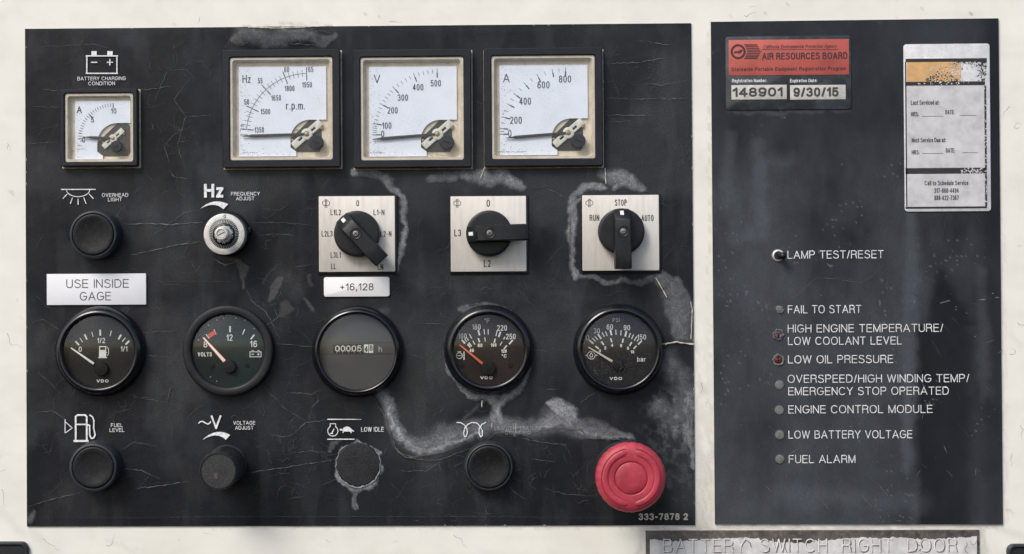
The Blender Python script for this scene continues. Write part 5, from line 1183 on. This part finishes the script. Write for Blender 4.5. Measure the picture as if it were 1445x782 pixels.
# ------------------------------------------------------------------ warning lamps and toggle
def lamp(label, px, py, kind):
    root, x, y = thing('indicator_lamp', label, 'lamp', px, py, 3, 'indicator lamps in a column beside the warnings')
    if kind == 'grey':
        b = MB(); b.lathe(x, y, [(6.2, 2), (6.2, 2.9), (5.6, 3.1), (3, 3.2), (0.001, 3.2)], 32); b.build('lens', 'lens_grey', root)
        b = MB(); b.lathe(x, y, [(7.2, 2.2), (7.0, 3.3), (6.4, 3.4), (6.2, 2.6)], 32); b.build('rim', 'crack_faint', root)
    elif kind == 'cracked':
        rr = [rng.uniform(.75, 1.2) for _ in range(20)]
        b = MB(); b.lathe(x, y, [(5.6, 2), (5.6, 3.8), (4, 4.6), (0.001, 5)], 20, lambda i, k: rr[i]); b.build('lens', 'lens_grey', root)
        b = MB()
        for i in range(7):
            t = rng.uniform(0, 6.3); l = rng.uniform(3, 9); b.ribbon([(x + math.cos(t) * 2, y + math.sin(t) * 2), (x + math.cos(t) * l, y + math.sin(t) * l)], .9, 4.9, w1=.3)
        b.build('split', 'crack', root)
    else:
        rr = [rng.uniform(.85, 1.15) for _ in range(24)]
        b = MB(); b.lathe(x, y, [(8.0, 2), (7.6, 4.2), (6.4, 4.4), (5.8, 3.4), (5.6, 1.5)], 24, lambda i, k: rr[i] if k < 3 else 1); b.build('torn_rim', 'lens_grey' if kind == 'red' else 'crack', root)
        b = MB(); b.lathe(x, y, [(6.0, 1.5), (5.9, 3.4), (4, 4.4), (0.001, 4.8)], 24); b.build('lens', 'lens_red', root)
        b = MB()
        for i in range(4 if kind == 'broken' else 2):
            t = rng.uniform(0, 6.3); q = [(x + 5 * math.cos(t + .5 * j), y + 5 * math.sin(t + .5 * j)) for j in range(4)] + [(x + 1.5 * math.cos(t + 1), y + 1.5 * math.sin(t + 1))]
            b.flat(q, 5.0 + i * .05)
        b.build('shard', 'crack' if kind == 'broken' else 'hole', root, smooth=False)
lamp('whitish cracked lamp beside FAIL TO START', 1100.2, 436.6, 'cracked')
lamp('broken red brown lamp beside HIGH ENGINE TEMPERATURE', 1098.2, 472.2, 'broken')
lamp('dark red lamp beside LOW OIL PRESSURE', 1098.2, 507.6, 'red')
lamp('grey round lamp beside OVERSPEED/HIGH WINDING TEMP', 1099.8, 542.8, 'grey')
lamp('grey round lamp beside ENGINE CONTROL MODULE', 1099.9, 578.5, 'grey')
lamp('grey round lamp beside LOW BATTERY VOLTAGE', 1100.2, 613.4, 'grey')
lamp('grey round lamp beside FUEL ALARM, lowest of the column', 1100.4, 647.8, 'grey')
root, x, y = thing('toggle_switch', 'small chrome toggle switch beside LAMP TEST/RESET', 'switch', 1098.6, 360.8, 6)
b = MB(); b.lathe(x, y, [(9.0, 2), (8.8, 3.6), (8.2, 4.8), (7.6, 5.4), (6.2, 5.4), (5.8, 4.4)], 40); b.build('bushing', 'chrome', root, ang=50)
b = MB(); b.lathe(x, y, [(6.0, 3), (6.0, 4.9), (0.001, 4.8)], 24); b.build('socket', 'hole', root)
b = MB(); ls = []
for t in range(7):
    r = 3.2 + 1.6 * min(1, t / 3) if t < 6 else 2.2; hgt = 6 + t * 2.6
    ox_ = 1.2 + t * .55
    ls.append([(x + ox_ + r * math.cos(k * math.pi / 9), y + r * math.sin(k * math.pi / 9) - t * .1, hgt) for k in range(18)])
b.loops(ls); b.build('bat', 'blackp', root, ang=60)

# ------------------------------------------------------------------ peeling tag and black fittings at the bottom
root, x, y = thing('battery_switch_tag', 'weathered grey tag reading BATTERY SWITCH RIGHT DOOR below the right panel', 'tag', 1147, 775, 2)
b = MB(); b.prism(rrect(*PR(911.5, 748.4, 1382.5, 822, 2)), .2, 2.2, .4); b.build('frame', 'tag_frame', root)
top = []; 
n = 150
for i in range(n + 1):
    px = 917 + (1378.5 - 917) * i / n; py = 761.5 + 2.2 * math.sin(i * .11) + rng.uniform(-1.1, 1.1) - (2.5 if i > 110 else 0) + (3 if 50 < i < 75 else 0); top.append(P(px, py, 3.4))
bx0 = top[0][0]; bx1 = top[-1][0]; yb = P(917, 822, 3)[1]
b = MB(); vs = [(u, v, 3.6 + rng.uniform(-.3, .5)) for u, v in top] + [(u, yb, 3.2) for u, v in top] + [(u, v + .2, 1.5) for u, v in top]
b.add(vs, [(i, n + 1 + i, n + 2 + i, i + 1) for i in range(n)] + [(i, i + 1, 2 * n + 3 + i, 2 * n + 2 + i) for i in range(n)]); tf = b.build('peeling_face', 'tag_face', root, ang=30)
b = MB(); textp(b, 'BATTERY SWITCH RIGHT DOOR', 1142.5, 769.6, 18.6, 1.5, 409, 4.5, gap=.3, space=.8, jag=.25); b.build('lettering', 'tag_letter', tf)
b = MB(); textp(b, 'BATTERY SWITCH RIGHT DOOR', 1143.8, 770.8, 18.6, .8, 409, 4.25, gap=.3, space=.8, jag=.2); b.build('painted_letter_shadow', 'tag_frame', tf)  # offset dark copy of the words, painted as the letters' shadow
b = MB()
for i in range(8): q = wander(rng.uniform(920, 1375), rng.uniform(758, 782), rng.uniform(0, 6.3), rng.randint(2, 6), 3, .6); b.ribbon([P(u, v, 4.3) for u, v in q], rng.uniform(.3, 1.1), 4.3)
b.build('crease', 'tag_frame', tf, kind='stuff')

for lab, rc in (('black rounded plastic corner fitting cut off at the bottom left', (-70, 765, 39.6, 850)), ('black rounded plastic corner fitting cut off at the bottom right', (1422, 768, 1530, 850))):
    root, x, y = thing('corner_fitting', lab, 'fitting', (rc[0] + rc[2]) / 2, (rc[1] + rc[3]) / 2, 4)
    x0, y0, x1, y1 = PR(*rc, 6)
    b = MB(); b.ring(rrect(x0, y0, x1, y1, 10, 8), rrect(x0 + 5, y0 + 5, x1 - 5, y1 - 5, 7, 8), .1, 7, 2, 1.5); b.build('rim', 'ringp', root)
    b = MB(); b.prism(rrect(x0 + 4, y0 + 4, x1 - 4, y1 - 4, 7, 8), .1, 4, .5); b.build('insert', 'rubber', root)

for o in bpy.data.objects:
    if '_o' in o: del o['_o']
